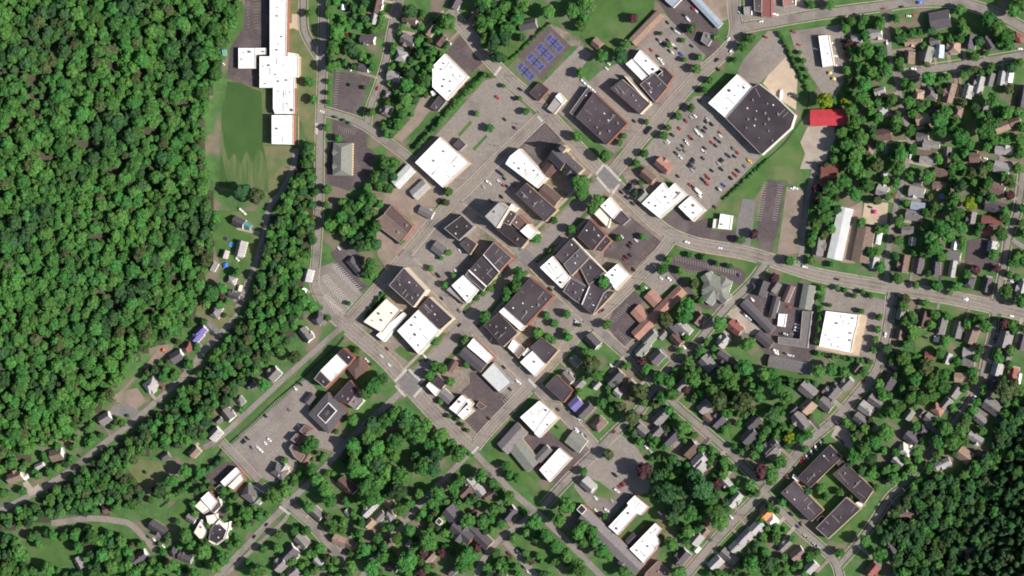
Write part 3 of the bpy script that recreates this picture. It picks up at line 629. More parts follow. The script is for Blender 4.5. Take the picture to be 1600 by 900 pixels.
def flat_wing(root, org, pxpoly, h, rc, wc, units=None, cap=None, rndm=None):
    R = rndm or random; h = h * 1.22
    pts = [Pz(x, y, h) for x, y in pxpoly]; pts = [(p.x - org.x, p.y - org.y) for p in pts]
    if area(pts) < 0: pts.reverse()
    n = len(pts); ph = 0.75
    v = [(x, y, 0) for x, y in pts] + [(x, y, h) for x, y in pts]
    meshobj('wall', v, [(i, (i + 1) % n, n + (i + 1) % n, n + i) for i in range(n)], WALL[wc], root)
    # parapet ring: inset outline
    ins = []
    for i in range(n):
        a, b, c = Vector(pts[i - 1]), Vector(pts[i]), Vector(pts[(i + 1) % n])
        d1 = (b - a).normalized(); d2 = (c - b).normalized(); n1 = Vector((-d1.y, d1.x)); n2 = Vector((-d2.y, d2.x))
        bis = (n1 + n2); k = 0.38 / max(0.35, (bis.length ** 2) / 2) if bis.length > 1e-6 else 0.38
        ins.append((b.x + bis.x * k, b.y + bis.y * k))
    out = []
    v = [(x, y, h + 0.004) for x, y in pts] + [(x, y, h + ph) for x, y in pts] + [(x, y, h + ph) for x, y in ins] + [(x, y, h - 0.2) for x, y in ins]
    f = []
    for i in range(n):
        j = (i + 1) % n
        f += [(i, j, n + j, n + i), (n + i, n + j, 2 * n + j, 2 * n + i), (2 * n + i, 2 * n + j, 3 * n + j, 3 * n + i)]
    cm = cap or (TRIM if rc in 'w' else (UNIT if rc != 'k' else (CAPD if R.random() < 0.7 else MATS['wall_grey'])))
    meshobj('parapet', v, f, [cm], root)
    meshobj('roof', [(x, y, h) for x, y in ins], [tuple(range(n))], ROOF[rc][1], root)
    A = abs(area(pts)); k = units if units is not None else min(16, int(A / (95 if rc == 'w' else 140)) + 1)
    xs_ = [p[0] for p in ins]; ys_ = [p[1] for p in ins]; ang = math.atan2(pts[1][1] - pts[0][1], pts[1][0] - pts[0][0])
    cnt = 0
    done = []
    for _ in range(k * 6):
        if cnt >= k: break
        x = R.uniform(min(xs_), max(xs_)); y = R.uniform(min(ys_), max(ys_))
        if not all(inside(x + dx, y + dy, ins) for dx in (-2, 2) for dy in (-2, 2)): continue
        if any(math.dist((x, y), q) < 6 for q in done): continue
        done.append((x, y)); cnt += 1; mb = MB()
        kind = R.random()
        if kind < 0.45:
            s_ = R.uniform(1.3, 2.6); mb.box((x, y, h + 0.01), (s_, s_ * R.uniform(0.6, 1), R.uniform(0.8, 1.4)), ang); mb.box((x, y, h + 0.9), (s_ * 0.5, s_ * 0.4, 0.75), ang, 1)
            mb.build('rooftop_unit', [UNIT, UNITD] if rc != 'w' else [UNITD if R.random() < .4 else UNIT, UNITD], root)
        elif kind < 0.8:
            mb.box((x, y, h + 0.01), (0.9, 0.9, 0.7), ang, top=(0.7, 0.7)); mb.build('roof_vent', UNIT if (rc == 'w' or R.random() < 0.85) else TRIM, root)
        else:
            mb.box((x, y, h + 0.01), (1.6, 1.1, 0.45), ang, top=(0.85, 0.8)); mb.build('skylight', TRIM if rc != 'w' else UNITD, root)
    if A > 420 and rc in 'kw':
        for _ in range(3):
            i0 = R.randrange(n); a_ = Vector(ins[i0]); b_ = Vector(ins[(i0 + 1) % n]); t_ = R.uniform(0.25, 0.75); c_ = a_.lerp(b_, t_); d_ = (b_ - a_).normalized(); nn_ = Vector((-d_.y, d_.x)); l_ = R.uniform(4, 14)
            e_ = c_ + nn_ * l_
            if not inside(e_.x, e_.y, ins): continue
            mb = MB(); m_ = (c_ + e_) / 2; mb.box((m_.x + nn_.x, m_.y + nn_.y, h + 0.01), (l_ - 1.5, R.uniform(0.25, 0.6), 0.4), math.atan2(nn_.y, nn_.x)); mb.build('duct', UNIT, root)
    window_rows(pts, h, root)
    return pts
def flat(name, desc, wings, cat='building', lbl=None):
    """wings: list of (pxpoly, height, roof code, wall code[, units])"""
    cx = sum(p[0] for p in wings[0][0]) / len(wings[0][0]); cy = sum(p[1] for p in wings[0][0]) / len(wings[0][0])
    org = Pz(cx, cy, 0); root = empty(name, (org.x, org.y, 0))
    tag(root, None, cat)
    R = random.Random(int(cx * 31 + cy * 7))
    for k, wg in enumerate(wings):
        flat_wing(root, org, wg[0], wg[1], wg[2], wg[3], wg[4] if len(wg) > 4 else None, rndm=R)
        xs_ = [p[0] for p in wg[0]]; ys_ = [p[1] for p in wg[0]]
        FOOTP.append(wg[0])
    root['label'] = desc
    return root, org
FOOTP = []
def gable_parts(root, L, W, h, rise, rc, wc, ox=0, oy=0, rz=0, hip=0.0, eave=0.45, name='roof', z0=0.0):
    """a gabled (or hipped) block centred at (ox,oy) local, ridge along local x turned rz"""
    cs, sn = math.cos(rz), math.sin(rz)
    T = lambda x, y, z: (ox + x * cs - y * sn, oy + x * sn + y * cs, z)
    l, w_ = L / 2, W / 2; r = l - (w_ * hip)
    v = [T(-l, -w_, z0), T(l, -w_, z0), T(l, w_, z0), T(-l, w_, z0), T(-l, -w_, h), T(l, -w_, h), T(l, w_, h), T(-l, w_, h)]
    f = [(0, 1, 5, 4), (1, 2, 6, 5), (2, 3, 7, 6), (3, 0, 4, 7)]
    if hip == 0:
        v += [T(-l, 0, h + rise - 0.12), T(l, 0, h + rise - 0.12)]; f += [(5, 6, 9), (7, 4, 8)]
    meshobj('wall', v, f, WALL[wc], root)
    el, ew = l + eave, w_ + eave; k = rise / w_; ez = h - eave * k + 0.12; rr = el if hip == 0 else r; t = 0.16
    v = [T(-el, -ew, ez), T(el, -ew, ez), T(el, ew, ez), T(-el, ew, ez), T(-rr, 0, h + rise + 0.12), T(rr, 0, h + rise + 0.12)]
    v += [(a, b, c - t) for a, b, c in v]
    f = [(0, 1, 5, 4), (2, 3, 4, 5)]
    f += [(1, 2, 5), (3, 0, 4)] if hip else []
    f += [tuple(i + 6 for i in reversed(q)) for q in f]
    f += [(1, 0, 6, 7), (2, 1, 7, 8), (3, 2, 8, 9), (0, 3, 9, 6)] if hip else [(1, 0, 6, 7), (3, 2, 8, 9), (0, 4, 10, 6), (4, 3, 9, 10), (5, 1, 7, 11), (2, 5, 11, 8)]
    return meshobj(name, v, f, ROOF[rc][1], root)
def rect_windows(root, L, W, h, ox=0, oy=0, rz=0):
    cs, sn = math.cos(rz), math.sin(rz); T = lambda x, y: (ox + x * cs - y * sn, oy + x * sn + y * cs)
    window_rows([T(-L / 2, -W / 2), T(L / 2, -W / 2), T(L / 2, W / 2), T(-L / 2, W / 2)], h, root, 2.9, 2.6)
def gable(name, desc, quad, h, rise, rc, wc, hip=0.0, cat='building', chim=0, swap=False):
    if cat == 'building': h = h * 1.12
    pts = [Pz(x, y, h + rise * 0.4) for x, y in quad]; c, L, W, a = oriented([(p.x, p.y) for p in pts])
    if swap: L, W, a = W, L, a + math.pi / 2
    root = empty(name, (c.x, c.y, 0), a); tag(root, desc, cat)
    gable_parts(root, L, W, h, rise, rc, wc, hip=hip); rect_windows(root, L, W, h)
    for i in range(chim):
        mb = MB(); mb.box((L * (0.3 - 0.5 * i), W * 0.12, h), (0.9, 0.7, rise + 1.0)); mb.build('chimney', CHIM, root)
    FOOTP.append(quad)
    return root, L, W

B = flat
B('school', 'long white roofed school of joined wings beside the sports field', [
  ([(422,-14),(449,-14),(447,88),(422,88)], 7.6, 'w', 'br', 9), ([(406,88),(466,88),(466,121),(406,121)], 6.8, 'w', 'tn', 7),
  ([(406,121.4),(460,121.4),(460,137),(406,137)], 6.2, 'w', 'tn', 10), ([(427,137.3),(460,137.3),(460,178),(430,178),(427,170)], 6.4, 'w', 'br', 9),
  ([(425,180),(458,180),(458,226),(425,225)], 8, 'w', 'br', 2), ([(373,75),(399.5,75),(399.5,107),(373,107)], 4.5, 'w', 'tn', 8), ([(400,75),(416,75),(416,85),(400,85.5)], 4.1, 'w', 'tn', 2), ([(450,82),(464,84),(464,87.6),(450,87.6)], 5.0, 'w', 'tn', 0)])
B('store', 'white five sided store roof with rust stain beside the creek', [([(695,84),(731,120),(698,157),(676,136),(676,104)], 7, 'w', 'cr', 12), ([(686,149),(697,158.5),(684,174),(672,168)], 5, 'k', 'gy', 1), ([(673,143),(679,141),(681,147),(676,150)], 3.4, 'w', 'wh', 0)])
B('pavilion', 'small dark square roof with orange brick edge below the tennis courts', [([(843,128),(858,140),(842,158),(827,145)], 4.5, 'k', 'br', 1)])
B('small_building', 'half grey half white roof below the tennis court car park', [([(868,152),(878,163),(866,178),(855,170)], 4.5, 'l', 'cr', 1), ([(874,145),(884,156),(879,163),(868,151)], 5.2, 'w', 'cr', 1)])
B('brick_hall', 'large dark roofed brick hall between the tennis courts and the big car park', [([(928,144),(980,193),(948,226),(900,183)], 9, 'k', 'br', 14), ([(919,136),(927,143),(899,182),(890,176)], 6, 'k', 'br', 5)])
B('school_hall', 'dark roofed block with tan wall strip left of the white school wings', [([(972,124),(1016,162),(1000,178),(954,138)], 9, 'k', 'cr', 8), ([(974,117),(981,120),(1016,158),(1014,163)], 6.5, 'c', 'cr', 2)])
B('school_wing', 'twin white roofed wings with brown seam below the long tan building', [([(1000,78),(1036,112),(1021,124),(990,92)], 7, 'w', 'cr', 3), ([(988,92),(1012,119),(1004,126),(978,100)], 6.4, 'w', 'cr', 2)])
B('school_block', 'dark roofed stepped block with skylights beside the white wings', [([(1000,132),(1022,114),(1044,136),(1024,160)], 8, 'k', 'br', 7), ([(1023,113),(1038,105),(1052,120),(1042,134)], 7, 'k', 'br', 2)])
gable('long_building', 'long tan roofed building beside the green lawn', [(1026,17),(1038,25),(994,70),(983,62)], 4.5, 1.4, 't', 'br')
gable('long_shed', 'long narrow blue grey metal roof along the top lot', [(1074,-8),(1086,-8),(1129,38),(1121,42)], 4, 0.8, 'a', 'wh')
B('top_shed', 'white and blue grey roofed shed cut by the top edge', [([(1036,-12),(1062,-12),(1064,0),(1052,12),(1040,2)], 4, 'a', 'wh', 1)])
B('grey_house', 'grey flat roofed house hidden in trees beside the blue grey shed', [([(1100,50),(1117,54),(1106,72),(1095,64)], 5, 'g', 'gy', 3)])
B('shop', 'red roofed shop at the top beside the crossroads', [([(1191,-8),(1206,-8),(1206,28),(1190,26)], 6, 'e', 'rd', 1), ([(1178,-8),(1190.5,-8),(1189.5,19),(1179,17)], 6.4, 'k', 'rd', 2)])
B('shop', 'small reddish roof at the top edge right of the red shop', [([(1222,-8),(1243,-8),(1243,8),(1224,10)], 4.5, 'p', 'wh', 1)])
B('canopy_building', 'small white slatted roof beside the top crossroads', [([(1162,11),(1174,10),(1174,23),(1163,23)], 4, 'l', 'wh', 2)])
B('big_store', 'big store with white left half and dark right half', [([(1152,116),(1175.5,136),(1133.5,184),(1107,161)], 8, 'w', 'cr', 14), ([(1176,136.4),(1186,131),(1212,151),(1242,180),(1236,200),(1190,242),(1134,185)], 8.6, 'k', 'wh', 16)])
B('bank', 'white roofed bank with yellow canopies in its own lot', [([(1279,56),(1295,55),(1304,102),(1286,105)], 5, 'w', 'cr', 8)])
gable('red_barn', 'bright red metal roofed hall beside yellow green trees', [(1266,172),(1324,171),(1325,195),(1267,196)], 5, 2, 'r', 'rd')
B('l_shaped_store', 'large L shaped white roof below the big full car park', [([(1036,285),(1045,295),(1054,286),(1074,305),(1058,318),(1031,341),(1003,318)], 6.5, 'w', 'cr', 9)])
B('store', 'white roofed store with tan vents right of the L shaped store', [([(1079,306),(1102,328),(1083,346),(1060,323)], 6, 'w', 'cr', 7)])
B('garage', 'small white garage roof with tan annex by the strip lot', [([(1126,334),(1144,337),(1141,359),(1122,357)], 4.5, 'w', 'wh', 1), ([(1115,342),(1121.5,342),(1120,357),(1113,357)], 3.5, 'c', 'wh', 0)])
B('corner_store', 'small white roof at the corner below the big crossing', [([(953,308),(970,328),(958,342),(938,322)], 7, 'w', 'cr', 3), ([(971,329),(984,342),(973,352),(959,343)], 5, 'k', 'gy', 4), ([(928,334),(938,324),(954,342),(950,356)], 5.4, 'c', 'cr', 2)])
B('brick_block', 'dark roofed brick block facing the boulevard near the corner store', [([(922,343),(946,367),(926,392),(903,370)], 10, 'k', 'br', 5), ([(947,368),(956,376),(940,394),(928,391)], 7, 'k', 'br', 3)])
B('cream_block', 'cream white roof with dark vents left in the dark downtown block', [([(864,400),(891,434),(877,450),(844,418)], 10, 'w', 'cr', 7)])
DB = B('downtown_block', 'large joined dark roofs right of the cream white roof', [([(892,373),(906,387),(880,412),(867,400)], 9.6, 'k', 'tn', 3), ([(906.5,387.5),(921,402),(906,418),(893,431),(880.5,412.5)], 10.2, 's', 'tn', 4), ([(921.5,402.5),(945,425),(920,446),(906.5,418.5)], 9.2, 'k', 'tn', 4), ([(893.5,432.5),(906.5,419.5),(919.5,446.5),(917.5,447.5)], 6.4, 'd', 'gy', 1), ([(892.5,434),(917.5,448.5),(909,476),(898,470),(880,455)], 7.4, 'k', 'gy', 6), ([(920,448),(943,428),(958,446),(943,458),(926,492),(910,478)], 8.6, 'k', 'gy', 6)])
B('corner_building', 'white roof with three dark vents at the dark car park corner', [([(965,412),(985,431),(963,454),(944,430)], 8, 'w', 'tn', 3)])
B('small_block', 'dark roofed strip building with white triangle roof on the street corner', [([(944,459),(960,457),(927,492),(913,481)], 5.5, 'k', 'tn', 3), ([(936,452),(942,456),(930,469),(927,466)], 6.5, 'w', 'wh', 0)])
def wall_line(r, og, p0, p1, h, m=TRIM, th=0.7):
    a = Pz(*p0, h); b = Pz(*p1, h); mb = MB(); c = (a + b) / 2
    mb.box((c.x - og.x, c.y - og.y, h - 1.2), ((b - a).length, th, 1.2), math.atan2(b.y - a.y, b.x - a.x)); mb.build('dividing_wall', m, r)
wall_line(DB[0], DB[1], (895,372), (948,426), 14.2); wall_line(DB[0], DB[1], (921,447), (909,476), 12)
r, og = B('square_hall', 'square white roofed hall with a central vent cluster', [([(688,214),(733,255),(692,293),(649,254)], 8, 'w', 'tn', 5), ([(718,216),(728,226),(718,236),(708,227)], 5, 'k', 'gy', 0)])
for i in range(6):
    mb = MB(); p = Pz(688 + (i % 3) * 5 - 2, 242 + (i // 3) * 7 - (i % 3), 8); mb.box((p.x - og.x, p.y - og.y, 8.01), (2.2, 1.6, 1.5), rad(45)); mb.build('rooftop_unit', UNIT, r)
gable('metal_shed', 'pale grey metal shed left of the square white hall', [(635,256),(648,268),(622,295),(613,283)], 4, 1.2, 'm', 'wh')
gable('shed_house', 'grey and cream gabled roof below the pale metal shed', [(658,280),(672,292),(650,312),(642,300)], 4, 2.4, 'l', 'cr')
gable('grey_store', 'grey roofed house with parked cars in the dirt yard', [(657,321),(678,332),(671,344),(655,331)], 4, 1.6, 'g', 'wh')
B('brown_store', 'square brown roof with dark seam in the dirt yard', [([(612,320),(646,353),(637,366),(600,334)], 6, 'd', 'br', 1), ([(600,335),(636,367),(626,380),(582,347)], 5.4, 'b', 'br', 1)])
B('curved_hall', 'long bright white curved hall with rounded end', [([(812,232),(838,260),(854,278),(840,294),(790,256),(797,244)], 9, 'w', 'cr', 8)])
B('long_hall', 'long dark roofed hall below the curved white hall', [([(822,286),(870,328),(852,346),(806,303)], 9, 'k', 'tn', 8)])
gable('brown_hall', 'dark brown gabled hall between the curved hall and the boulevard', [(852,288),(878,310),(862,324),(840,302)], 6, 2.2, 'd', 'tn')
B('tower_block', 'tall tower block with mixed white and red stepped roofs', [([(780,316),(795,326),(776,356),(758,338)], 19, 'l', 'cr', 3), ([(796,327),(808,334),(796,352),(784,347)], 12, 'k', 'tn', 3), ([(809,334),(824,349),(812,360),(799,348)], 11, 'd', 'br', 3), ([(825,350),(839,363),(828,374),(813,361)], 12.5, 'w', 'cr', 2), ([(776,358),(790,346),(826,374),(814,388)], 9, 'k', 'tn', 5), ([(800,318),(808,325),(803,331),(795,325)], 8, 'w', 'cr', 0)])
B('dark_store', 'square dark roof left of the tower block', [([(722,336),(741,354),(717,376),(694,357)], 9, 'k', 'gy', 3), ([(730,371),(745,381),(734,398),(718,381)], 6, 'k', 'tn', 2)])
RB = B('red_brick_block', 'dark roofed block with red brick front and white roof lines', [([(772,378),(800,403),(780,425),(755,398)], 11, 'k', 'br', 5), ([(754.5,399),(779.5,426),(761,447),(733,422)], 10, 'k', 'tn', 3), ([(732,423),(760,448),(755,455),(727,430)], 9, 'k', 'tn', 0)])
wall_line(RB[0], RB[1], (755,398), (780,425), 14.8); wall_line(RB[0], RB[1], (732,422), (760,448), 13.6, th=1.2)
B('white_shop_row', 'white shop roof on the boulevard with grey left margin', [([(724,430),(748,453),(730,473),(706,446)], 8, 'w', 'cr', 5), ([(705,447),(729,474),(727,476),(698,453)], 5, 'l', 'gy', 0)])
gable('grey_cottage', 'grey gabled building inside the tree dotted lot', [(682,376),(698,388),(688,400),(673,390)], 5, 2, 'g', 'gy')
B('tall_dark_block', 'tall dark roofed block with cream striped wall below the diagonal street', [([(631,418),(665,454),(646,480),(608,446)], 14, 'k', 'cr', 9)])
B('cream_front_row', 'dark roofed row with cream shop front beside the cross street', [([(670,464),(707,498),(688,515),(654,482)], 10, 'k', 'cr', 5)])
B('white_block', 'large white roof above the small green lawn', [([(654,484),(687.5,516.5),(655,554),(621,517)], 9, 'w', 'cr', 14)])
B('cream_store', 'cream roofed store with dark spots beside the striped triangular lot', [([(604,466),(626,484),(597,520),(568,503)], 7, 'c', 'tn', 9), ([(630,488),(635,492),(600,534),(588,524)], 5.4, 'w', 'wh', 2)])
B('white_stripe_block', 'dark roofed block with a white stripe across it below the boulevard', [([(828,434),(864,463),(821,509),(788,480)], 10, 'k', 'br', 7), ([(787.5,480.5),(820.5,509.5),(814,517),(780,487)], 9.4, 'w', 'tn', 2), ([(779.5,488),(809,520),(786,542),(756,508)], 9, 'k', 'tn', 8)])
B('corner_shops', 'dark and white roofed shops at the street corner left of the leafy lot', [([(846,527),(872,547),(854,568),(828,543)], 7.5, 'k', 'tn', 1), ([(832,548),(853,570),(836,588),(813,566)], 7, 'w', 'tn', 1), ([(802,530),(813,539),(803,552),(794,543)], 6, 'w', 'tn', 0), ([(814,540),(820,545),(810,560),(804,553)], 5.6, 'b', 'tn', 0), ([(825,543),(829,546),(821,558),(816,554)], 5.2, 'w', 'tn', 0)])
B('brick_shop', 'white roof with red brick front above the pale slab roof', [([(740,528),(771,558),(762,568),(730,541)], 8, 'w', 'br', 6)])
gable('grey_hall', 'dark grey long hall left of the white brick shop', [(729,542),(761,569),(749,581),(716,554)], 6, 1.5, 's', 'tn')
B('slab_roof', 'pale grey flat slab roof above the dark lot', [([(772,566),(800,598),(781,614),(753,586)], 4.5, 'm', 'gy', 0)])
B('corner_shop', 'white roofed corner shop at the lower crossing', [([(671,597),(688,610),(681,619),(666,603)], 7, 'w', 'tn', 0), ([(685,587),(697,598),(689,609),(676,597)], 6, 'k', 'tn', 1)])
gable('grey_shop', 'grey gabled shop between the corner shop and the white stepped roof', [(692,606),(708,620),(700,633),(686,618)], 5.5, 2, 'g', 'wh')
gable('brick_cottage', 'dark brown gabled brick cottage above the curved drive', [(707,561),(715,567),(706,582),(698,577)], 6, 2, 'd', 'br')
B('stepped_store', 'white stepped roof beside the dark lot', [([(722,617),(731,624),(714,647),(702,638)], 7.5, 'w', 'tn', 1), ([(732,623),(740,631),(735,636),(729,627)], 6.5, 'w', 'tn', 0), ([(731,632),(740,642),(724,656),(715,648)], 7, 'w', 'tn', 1), ([(749,627),(760,635),(752,640),(744,634)], 4, 'd', 'br', 0)])
B('stained_store', 'white roof with rusty stains beside the grey gabled hall', [([(843,626),(861,641),(836,676),(813,652)], 9, 'w', 'tn', 9), ([(862,642),(873,653),(843,684),(835,677)], 7.5, 'w', 'tn', 7)])
gable('grey_gabled_hall', 'long grey gabled hall left of the rust stained roof', [(808,660),(823,676),(794,708),(776,695)], 6, 2.6, 'g', 'tn')
gable('grey_wing_hall', 'grey gabled wing hall above the grass verge', [(798,702),(815,686),(841,718),(824,742)], 5, 2.2, 'n', 'tn', swap=False)
B('low_white_building', 'white roof with two dark units beside the striped lot', [([(874,700),(893,716),(859,753),(843,734)], 6, 'w', 'tn', 4)])
gable('green_grey_store', 'grey green roof in the lot right of the stained roof', [(898,674),(918,690),(902,708),(882,688)], 5, 1.0, 'n', 'wh')
gable('small_grey_wing', 'small grey gabled building behind the white roof with two units', [(853,696),(862,704),(845,722),(834,714)], 5, 1.8, 'g', 'wh')
B('dark_brick_hall', 'dark rectangular roof with brick edge above the blue purple roof', [([(869,585),(895,610),(880,629),(852,603)], 8, 'k', 'br', 0)])
gable('purple_house', 'blue purple roofed house below the dark brick edged roof', [(902,620),(910,631),(898,643),(886,630)], 4.5, 2.4, 'u', 'wh')
B('civic_building', 'dark roof with bright white middle beside the green canal', [([(536,544),(553,559),(544,570),(527,553)], 12, 'k', 'br', 3), ([(526.5,553.5),(543.5,570.5),(518,596),(501,579)], 11.4, 'w', 'br', 0), ([(500.5,579.5),(517,597),(508,606),(491,592)], 12, 'k', 'br', 3)])
gable('brown_annex', 'dark brown hipped annex right of the white middled roof', [(560,560),(576,573),(557,590),(540,577)], 7, 2.2, 'd', 'br', hip=0.8)
r, L_, W_ = gable('courthouse', 'slate hip roofed courthouse with a white rimmed flat skylight', [(510,614),(543,642),(513,676),(481,649)], 9, 3.6, 's', 'br', hip=1.0)
mb = MB(); mb.box((0, 0, 10.6), (18, 12.5, 2.6)); mb.build('lantern', TRIM, r); mb = MB(); mb.box((0, 0, 13.0), (16.6, 11.1, 0.35)); mb.build('skylight', ROOF['k'][1], r)
B('dark_wing', 'dark roofed wing with pale end right of the courthouse', [([(547,594),(560,610),(543,632),(521,622)], 9, 'k', 'br', 4), ([(560,612),(568,626),(556,640),(545,632)], 6, 'g', 'cr', 2)])
gable('small_annex', 'small dark gabled annex left of the courthouse', [(485,614),(493,620),(483,632),(475,626)], 5, 1.8, 's', 'br')
B('brown_row', 'brown roofed brick row beside the tree in the canal lot', [([(476,664),(487,671),(476,679),(468,673)], 6, 'd', 'br', 1), ([(463,677),(470,681),(461,692),(454,687)], 6.5, 'b', 'br', 1), ([(456,694),(464,698),(476,712),(470,722),(460,714),(452,700)], 7, 'b', 'br', 3)])
gable('brick_house', 'pinkish brown roof above the bottom left street', [(478,708),(488,712),(480,726),(470,720)], 5, 2, 'b', 'br')
B('bridge_house', 'white and rusty brown roof beside the bridge lane', [([(369,730),(376,738),(352,760),(345,753)], 7, 'w', 'br', 2), ([(377,739),(382,750),(366,766),(356,760)], 6, 'c', 'br', 4), ([(343,757),(351,762),(343,771),(335,764)], 3.6, 'g', 'wh', 0)])
B('white_house_block', 'white and blue black roofed block above the white mansion', [([(326,768),(340,784),(330,797),(314,779)], 7, 'w', 'br', 1), ([(314,781),(329,796),(318,803),(304,791)], 6, 'c', 'wh', 3), ([(341,776),(346,790),(334,802),(329,798)], 5.2, 's', 'wh', 0)])
r, og = B('mansion', 'white many sided mansion with dark central roof', [([(314,812),(325,830),(316,846),(303,832)], 6, 'c', 'wh', 2), ([(322,806),(336,803),(342,812),(334,820),(326,824)], 7, 'c', 'wh', 2), ([(343,811),(350,817),(359,815),(357,828),(352,842),(336,852),(326,846),(332,824)], 8, 'c', 'wh', 4)])
flat_wing(r, og, [(328,826),(334,819),(346,821),(354,829),(349,842),(338,849),(326,843)], 8.6, 'k', 'wh', 5, rndm=random.Random(4))
r, L_, W_ = gable('victorian_house', 'large pointed grey house with turret beside the bridge house', [(388,756),(408,770),(398,790),(374,774)], 6.5, 4.6, 'g', 'wh', hip=0.9, chim=1, cat='house')
gable_parts(r, 12, 7, 6.5, 3.2, 'g', 'wh', 9, -3, rad(80))
r, L_, W_ = gable('victorian_house', 'grey many gabled house with pale walls above the bottom left street', [(430,722),(450,736),(440,752),(424,738)], 6.5, 3.6, 'g', 'cr', hip=0.7, chim=1, cat='house')
gable_parts(r, 13, 6.5, 6.5, 3.0, 'l', 'cr', 2, 3, rad(85))
# slate roofed church
r, L_, W_ = gable('slate_church', 'slate roofed church of crossing gables with small white topped tower', [(706,786),(724,806),(708,822),(690,806)], 8, 5, 's', 'br', cat='church')
rz = -r.rotation_euler.z
def rel(root, px, py, h):
    p = Pz(px, py, h); d = Vector((p.x - root.location.x, p.y - root.location.y, 0)); a = -root.rotation_euler.z
    return d.x * math.cos(a) - d.y * math.sin(a), d.x * math.sin(a) + d.y * math.cos(a)
x, y = rel(r, 722, 832, 9); gable_parts(r, 24, 15, 8, 5, 's', 'br', x, y, rz - rad(38)); gable_parts(r, 20, 12, 8, 4.6, 's', 'br', x, y, rz + rad(52))
x, y = rel(r, 749, 838, 7); gable_parts(r, 28, 12, 7, 3.5, 's', 'tn', x, y, rz - rad(42))
x, y = rel(r, 686, 815, 14); mb = MB(); mb.box((x, y, 0), (5.5, 5.5, 13), rz - rad(40)); mb.build('tower', WALL['tn'], r); mb = MB(); mb.box((x, y, 13.01), (5.8, 5.8, 0.6), rz - rad(40)); mb.box((x, y, 13.62), (4.8, 4.8, 0.1), rz - rad(40), 1); mb.build('tower_roof', [TRIM, ROOF['k'][1]], r)
FOOTP += [[(705,815),(735,815),(740,850),(715,850)], [(728,818),(768,838),(760,850),(735,838)]]
# dark church with steeple
r, L_, W_ = gable('dark_church', 'dark church with pointed steeple beside the main street', [(872,226),(892,246),(874,266),(856,248)], 10, 7, 's', 'tn', cat='church')
rz = -r.rotation_euler.z
x, y = rel(r, 888, 256, 9); gable_parts(r, 30, 13, 9, 6, 's', 'tn', x, y, rz - rad(42))
x, y = rel(r, 892, 268, 9); gable_parts(r, 14, 12, 8, 5, 'g', 'tn', x, y, rz + rad(48))
x, y = rel(r, 878, 232, 20); mb = MB(); mb.box((x, y, 0), (6, 6, 20), rz - rad(42)); mb.build('tower', WALL['tn'], r); mb = MB(); mb.box((x, y, 20.01), (6.6, 6.6, 14), rz - rad(42), top=(0.02, 0.02)); mb.build('spire', ROOF['s'][1], r)
x, y = rel(r, 860, 262, 6); gable_parts(r, 17, 11, 6, 2.4, 'd', 'br', x, y, rz + rad(48))
FOOTP += [[(870,240),(885,232),(912,262),(896,278)], [(850,255),(868,250),(872,268),(855,276)]]
B('courtyard_complex', 'four dark flat roofed bars around a green courtyard', [([(1296,695),(1316,714),(1266,762),(1246,746)], 7, 'k', 'tn', 5), ([(1241,751),(1287,797),(1267,815),(1220,770)], 7.4, 'k', 'tn', 5), ([(1322,724),(1365,765),(1350,787),(1301,741)], 7, 'k', 'tn', 5), ([(1322,777),(1345,795),(1294,842),(1275,825)], 7.4, 'k', 'tn', 6), ([(1240,741),(1250,750),(1247,753),(1238,746)], 4, 'w', 'tn', 0), ([(1305,722),(1312,716),(1322,725),(1314,732)], 5, 'k', 'tn', 0), ([(1250,762),(1262,765),(1258,774),(1248,768)], 5, 'k', 'tn', 0), ([(1276,812),(1284,806),(1292,812),(1283,820)], 5, 'k', 'tn', 0), ([(1336,786),(1344,782),(1352,790),(1346,794)], 4, 'c', 'tn', 0)])
B('plaza_store', 'large white roof with dark joints in the plaza lot', [([(1291,486),(1342,492),(1340,508),(1336,520),(1330,551),(1280,541)], 8, 'w', 'tn', 14)])
gable('pale_long_shed', 'very long pale metal roof beside the gravel lane', [(1312,320),(1331,330),(1314,407),(1292,402)], 5, 1.2, 'm', 'wh')
gable('brown_long_hall', 'long brown gabled hall right of the long pale shed', [(1341,352),(1367,357),(1356,412),(1331,406)], 5, 2.4, 'b', 'wh')
gable('white_trailer_house', 'narrow bright white long roof right of the brown hall', [(1372,361),(1379,361),(1375,381),(1369,381)], 3.2, 0.6, 'w', 'wh', cat='mobile home')
gable('long_house', 'upright grey green long roof at the right of the car yard', [(1254,445),(1274,446),(1267,484),(1250,481)], 4.5, 2, 'n', 'wh')
B('motel', 'L shaped grey roof around the car yard', [([(1254,486),(1269,487),(1262,544),(1216,537),(1216,526),(1250,530)], 4.5, 'g', 'gy', 2)])
gable('grey_shed', 'long grey shed roof above the bottom hedge of the car yard', [(1202,555),(1269,569),(1266,586),(1201,572)], 4.5, 2, 'g', 'wh')
gable('slim_house', 'narrow upright grey roof inside the car yard', [(1209,462),(1219,465),(1210,498),(1201,494)], 4.5, 1.6, 's', 'wh')
gable('slim_house', 'short upright brown grey roof at the top of the car yard', [(1231,445),(1241,448),(1231,472),(1222,470)], 4.5, 1.8, 'b', 'wh')
B('white_garage', 'small white flat garage in the middle of the car yard', [([(1217,490),(1229,491),(1226,511),(1215,509)], 3.6, 'w', 'wh', 0)])
gable('row_building', 'long slanting dark grey roof behind a line of cars', [(1166,468),(1210,512),(1202,522),(1156,476)], 4.5, 1.6, 's', 'tn')
gable('end_building', 'slanting dark grey roof below the line of cars', [(1188,516),(1209,534),(1200,546),(1180,527)], 4.5, 1.6, 's', 'tn')
